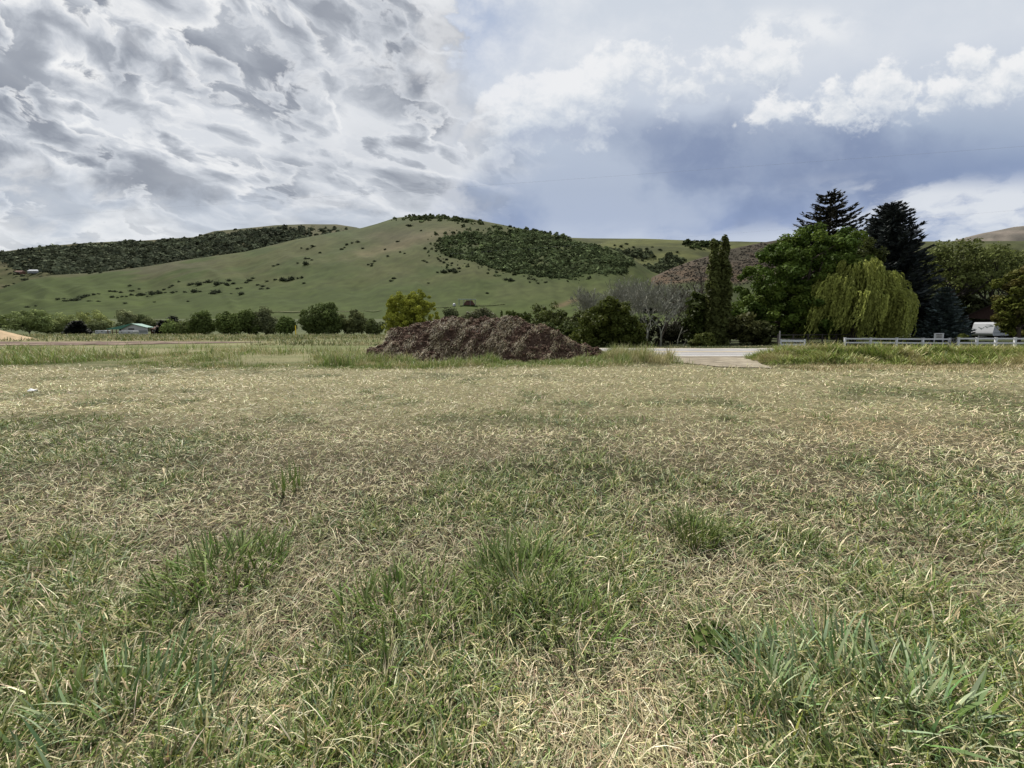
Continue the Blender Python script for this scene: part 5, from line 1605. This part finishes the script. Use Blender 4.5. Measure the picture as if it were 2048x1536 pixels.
# travel trailer under the shed
Yt = 68.5
x, y, z = spot(1962, Yt)
tr = empty('travel_trailer', (x, y, z), 'white travel trailer with slanted nose parked under the brown shed', 'trailer', rz=math.radians(24))
Lt, Wt = 7.5, 2.55
prof = [(0.0, 1.05), (.10, .75), (.45, .62), (Lt, .62), (Lt, 3.05), (1.5, 3.05), (1.15, 2.98), (.85, 2.75), (.12, 1.35)]
mb = MB(); mb.prism(prof, -Wt / 2, Wt / 2)
bo = mb.build('body', M['trailer'], tr)
mb = MB()                                        # swoosh decals on the nose (slanted upper face)
def nose(u, v):                                  # u across 0..1, v up 0..1 on the slanted face
    return Vector((.12 + .73 * v - .012, -Wt / 2 + Wt * u, 1.35 + 1.40 * v + .006))
for u0, v0, u1, v1, th_ in ((.26, .55, .46, .22, .2), (.42, .30, .55, .48, .14), (.55, .66, .70, .42, .2), (.66, .52, .88, .66, .16), (.60, .84, .84, .78, .09)):
    mb.add([nose(1 - u0, v0), nose(1 - u1, v1), nose(1 - u1, v1 + th_), nose(1 - u0, v0 + th_ * .4)], [(0, 1, 2, 3)])
mb.build('decal', M['decal'], tr)
mb = MB(); mb.box((.03, 0, 1.02), (.06, Wt * .86, .05)); mb.box((.055, 0, 1.12), (.05, Wt * .8, .03)); mb.build('nose_stripe', M['decal'], tr)
for xw in (1.9, 4.6):
    mb = MB(); mb.box((xw, -Wt / 2 - .012, 2.15), (.9, .03, .6), 0, .01); mb.build('window', M['glass'], tr)
mb = MB(); mb.box((Lt / 2 + .3, -Wt / 2 - .01, 1.15), (Lt - .8, .024, .09)); mb.build('side_stripe', M['decal'], tr)
for xw in (4.0, 4.95):
    mb = MB(); mb.tube([(xw, -Wt / 2 - .02, .36), (xw, -Wt / 2 + .22, .36)], .36, 18); wl = mb.build('wheel', M['rubber'], tr)
mb = MB(); mb.tube([(.5, -.5, .55), (-1.1, 0, .5)], .05, 6); mb.tube([(.5, .5, .55), (-1.1, 0, .5)], .05, 6); mb.tube([(-1.0, 0, -.0), (-1.0, 0, .8)], .04, 6); mb.build('hitch', M['steel'], tr)

# ------------------------------------------------------------------ farm on the left
Yb = 150; kb = Yb / F
x, y, z = spot(257, Yb)
x0b = x
bn = empty('green_roofed_barn', (x, y, z), 'low pale grey barn with green metal roof on the valley floor', 'barn')
bx = lambda px: (px - 257) * kb
bz = lambda py: CAMH + (HORIZON - py) * kb - z
ev, rg = bz(657.5), bz(647)
# gable end faces the camera on the right part; the roof slope runs off to the left and back
mb = MB(); gx0, gx1, gxm = bx(244), bx(296), bx(267)
mb.prism([(gx0, -.2), (gx1, -.2), (gx1, bz(655)), (gxm, rg - .15), (gx0, ev)], 0, .2); mb.build('gable_wall', M['grey_siding'], bn)
mb = MB(); mb.box(((bx(218.5) + bx(244)) / 2, 4.1, ev / 2 - .1), (bx(244) - bx(218.5), .2, ev + .1)); mb.build('side_wall', M['dark_opening'], bn)
mb = MB(); mb.add([(bx(217), -.6, ev - .05), (bx(244), -.6, ev - .05), (bx(268), -.6, rg), (bx(241), 9, rg), (bx(217), -.6, ev - .25), (bx(244), -.6, ev - .25), (bx(268), -.6, rg - .2), (bx(241), 9, rg - .2)],
                  [(0, 1, 2, 3), (7, 6, 5, 4), (0, 4, 5, 1), (1, 5, 6, 2), (2, 6, 7, 3), (3, 7, 4, 0)])
mb.add([(bx(268), -.6, rg), (bx(297), -.6, bz(654.5)), (bx(267), 9, bz(654.5)), (bx(241), 9, rg), (bx(268), -.6, rg - .2), (bx(297), -.6, bz(655.5)), (bx(267), 9, bz(655.5)), (bx(241), 9, rg - .2)],
       [(0, 1, 2, 3), (7, 6, 5, 4), (0, 4, 5, 1), (1, 5, 6, 2), (2, 6, 7, 3), (3, 7, 4, 0)])
mb.build('roof', M['green_roof'], bn)
mb = MB(); mb.box((bx(264), -.02, bz(658)), (bx(270) - bx(258), .06, .5)); mb.build('window', M['dark_opening'], bn)
mb = MB(); mb.box((bx(286), -.02, bz(663)), (bx(296) - bx(277), .06, 1.0)); mb.build('door', M['steel'], bn)
for pxq in (219, 228, 236):
    mb = MB(); mb.box((bx(pxq), -.4, ev / 2 - .1), (.2, .2, ev)); mb.build('post', M['red_brown'], bn)


def box_trailer(px, Yq, wpx, hpx, label):
    x, y, z = spot(px, Yq); kq = Yq / F
    r = empty('white_trailer', (x, y, z), label, 'trailer')
    w, h = wpx * kq, hpx * kq
    mb = MB(); mb.box((0, 0, .55 + h / 2), (w, 2.2, h), 0, .12); mb.build('body', M['trailer'], r)
    mb = MB(); mb.box((-w * .3, -1.11, .55 + h * .66), (w * .10, .04, h * .22)); mb.box((w * .2, -1.11, .55 + h * .66), (w * .12, .04, h * .22)); mb.build('window', M['glass'], r)
    mb = MB(); mb.box((0, -1.105, .55 + h * .25), (w * .97, .03, h * .06)); mb.build('stripe', M['decal'], r)
    for s_ in (-.12, .12):
        mb = MB(); mb.tube([(w * s_, -1.12, .36), (w * s_, -.9, .36)], .36, 12); mb.build('wheel', M['rubber'], r)


box_trailer(207, 152, 20, 7.0, 'white box trailer left of the green roofed barn')
box_trailer(259, 138, 29, 7.0, 'long white trailer parked in front of the green roofed barn')
# brown roofed house
x, y, z = spot(332, 158)
kb2 = 158 / F
hb = empty('brown_roofed_house', (x, y, z), 'house with brown shingle roof partly hidden by dark pines', 'house')
hx = lambda px: (px - 332) * kb2
hz_ = lambda py: CAMH + (HORIZON - py) * kb2 - z
mb = MB(); mb.box((0, 4, hz_(657) / 2 - .1), (hx(364) - hx(303), 7.6, hz_(657))); mb.build('wall', M['red_brown'], hb)
mb = MB(); mb.add([(hx(300), 0, hz_(658.5)), (hx(367), 0, hz_(658.5)), (hx(364), 4, hz_(648.5)), (hx(303), 4, hz_(648.5)), (hx(367), 8.2, hz_(658.5)), (hx(300), 8.2, hz_(658.5))], [(0, 1, 2, 3), (3, 2, 4, 5), (0, 3, 5), (1, 4, 2), (0, 5, 4, 1)]); mb.build('roof', M['brown_roof'], hb)
for q in (311, 356):
    mb = MB(); mb.box((hx(q), .19, hz_(661)), (1.1, .05, .9)); mb.build('window', M['glass'], hb)

# tan gravel heap at the left edge
x, y, z = spot(-14, 60)
n1, n2 = 90, 40
A, Rr = np.meshgrid(np.linspace(0, 2 * math.pi, n1, endpoint=False), np.linspace(0, 1, n2), indexing='ij')
RX, RY, HH = 5.6, 4.4, 2.0
XX = RX * Rr * np.cos(A); YY_ = RY * Rr * np.sin(A)
ZZ = HH * np.clip(1 - Rr, 0, 1) ** 1.05 * (1 + .12 * (fbm(XX * .8, YY_ * .8, 150, 3) - .5)) - .1 + .05 * (fbm(XX * 4, YY_ * 4, 151, 3) - .5)
V = np.stack([XX, YY_, ZZ], -1).reshape(-1, 3)
ix = np.arange(n1 * n2).reshape(n1, n2)
Q = np.stack([ix, np.roll(ix, -1, 0)], -1)
Q = np.stack([Q[:, 1:, 0], Q[:, 1:, 1], Q[:, :-1, 1], Q[:, :-1, 0]], -1).reshape(-1, 4)
o = quads_mesh('gravel_heap', V, Q, M['sand'], smooth=True); o.location = (x, y, z); tag(o, 'tan gravel heap at the left edge of the picture', 'gravel heap')

# yellow post with its thin side arm
x, y, z = spot(592, 105)
yp = empty('yellow_post', (x, y, z), 'tall thin yellow post beside the small dark bush', 'post')
mb = MB(); mb.tube([(0, 0, -.2), (0, 0, 2.75)], .13, 8); mb.build('shaft', M['yellow'], yp)
mb = MB(); mb.tube([(0, 0, 2.0), (1.9, 0, 2.0)], .025, 5); mb.build('arm', M['steel'], yp)

# hay shed at the foot of the hill
p = H_main.on(np.array([935.0]), np.array([613.0]))[0]
kh = p[1] / F
hs_ = empty('hay_shed', tuple(p), 'open hay shed with pale flat roof at the foot of the hill', 'shed')
w_ = 34 * kh; h_ = 11 * kh
mb = MB(); mb.box((0, 0, h_), (w_, 7, .35)); mb.build('roof', M['steel_roof'], hs_)
for sx_ in (-.47, -.2, .2, .47):
    for yy in (-3.2, 3.2):
        mb = MB(); mb.box((w_ * sx_, yy, h_ / 2 - .5), (.3, .3, h_ + .6)); mb.build('post', M['steel'], hs_)
mb = MB(); rr = random.Random(8)
st = empty('hay_stack', (p[0] + w_ * .12, p[1], p[2]), 'brown stack of hay stored under the open shed', 'hay stack')
for q in range(4):
    for c_ in range(7 - q):
        mb.box(((c_ - (7 - q) / 2 + .5) * 1.55 + rr.uniform(-.1, .1), rr.uniform(-.2, .2), .55 + q * 1.05), (1.5, 3.6, 1.02), 0, .08)
mb.build('bales', M['hay'], st)
p = H_main.on(np.array([909.0]), np.array([613.0]))[0]
tk = empty('white_tank', tuple(p), 'small white tank left of the hay shed', 'tank')
mb = MB(); mb.tube([(0, 0, -.3), (0, 0, .2), (0, 0, 1.9), (0, 0, 2.3), (0, 0, 2.7)], [1.3, 1.4, 1.4, .9, .25], 14); mb.build('shell', M['trailer'], tk, smooth=True)
# two buildings high on the wooded hill
def hill_house(px, py, wpx, hpx, wall, roof, label, name):
    p = H_back.on(np.array([float(px)]), np.array([float(py)]))[0]; kq = p[1] / F
    r = empty(name, tuple(p), label, 'house')
    w, h = wpx * kq, hpx * kq
    mb = MB(); mb.box((0, 0, h * .25), (w * .94, 9, h * .7)); mb.build('wall', M[wall], r)
    mb = MB(); mb.add([(-w / 2, -5.2, h * .52), (w / 2, -5.2, h * .52), (w * .46, 0, h), (-w * .46, 0, h), (w / 2, 5.2, h * .52), (-w / 2, 5.2, h * .52)], [(0, 1, 2, 3), (3, 2, 4, 5), (0, 3, 5), (1, 4, 2), (0, 5, 4, 1)]); mb.build('roof', M[roof], r)
    mb = MB(); mb.box((-w * .2, -4.52, h * .28), (w * .14, .1, h * .25)); mb.box((w * .15, -4.52, h * .28), (w * .2, .1, h * .25)); mb.build('window', M['glass'], r)


hill_house(52, 548, 15, 7, 'red_brown', 'brown_roof', 'brown house on the wooded hill at the far left', 'hill_house')
hill_house(82, 549, 24, 7, 'steel', 'white', 'long building with white roof on the wooded hill', 'hill_house')

# pale lane across the foot of the hill
pts = [H_main.on(np.array([float(a)]), np.array([b]))[0] for a, b in ((440, 628.5), (560, 626.6), (620, 626.3), (700, 624.5), (780, 622), (880, 615.5), (960, 613), (1010, 612.5))]
pts = np.array(pts)
t = np.linspace(0, 1, 60); tt = np.linspace(0, 1, len(pts))
cx_ = np.stack([np.interp(t, tt, pts[:, i]) for i in range(3)], -1)
V = np.concatenate([cx_ + np.array([0, -1.6, .25]), cx_ + np.array([0, 1.6, .45])])
Q = np.stack([np.arange(59), np.arange(1, 60), np.arange(61, 120), np.arange(60, 119)], -1)
quads_mesh('farm_lane', V, Q, M['lane'], kind='structure')

# overhead wires
def wire(a, b, sag, r, label):
    A, B = Vector(a), Vector(b)
    pts = [A.lerp(B, t) - Vector((0, 0, sag * 4 * t * (1 - t))) for t in np.linspace(0, 1, 41)]
    mb = MB(); mb.tube(pts, r, 5)
    o = mb.build('power_line', M['wire'], smooth=True)
    tag(o, label, 'power line', 'overhead wires crossing the sky')


wire(at(2600, 252, 38), at(-500, 468, 150), .6, .006, 'upper overhead wire sloping across the whole sky')
wire(at(2600, 372, 48), at(900, 508, 120), .4, .006, 'lower overhead wire passing behind the two spruces')
# scrap of white litter in the field
x, y = (55 - CX) / F * 10.4, 10.4
mb = MB(); mb.add([(-.09, -.04, .05), (.10, -.05, .06), (.11, .06, .10), (-.02, .07, .07), (-.10, .05, .11)], [(0, 1, 2, 3, 4)]); mb.box((0, 0, .045), (.16, .08, .02), .2)
o = mb.build('litter', M['white'], loc=(x, y, gz(x, y))); tag(o, 'scrap of white litter lying on the cut grass at the left', 'litter')
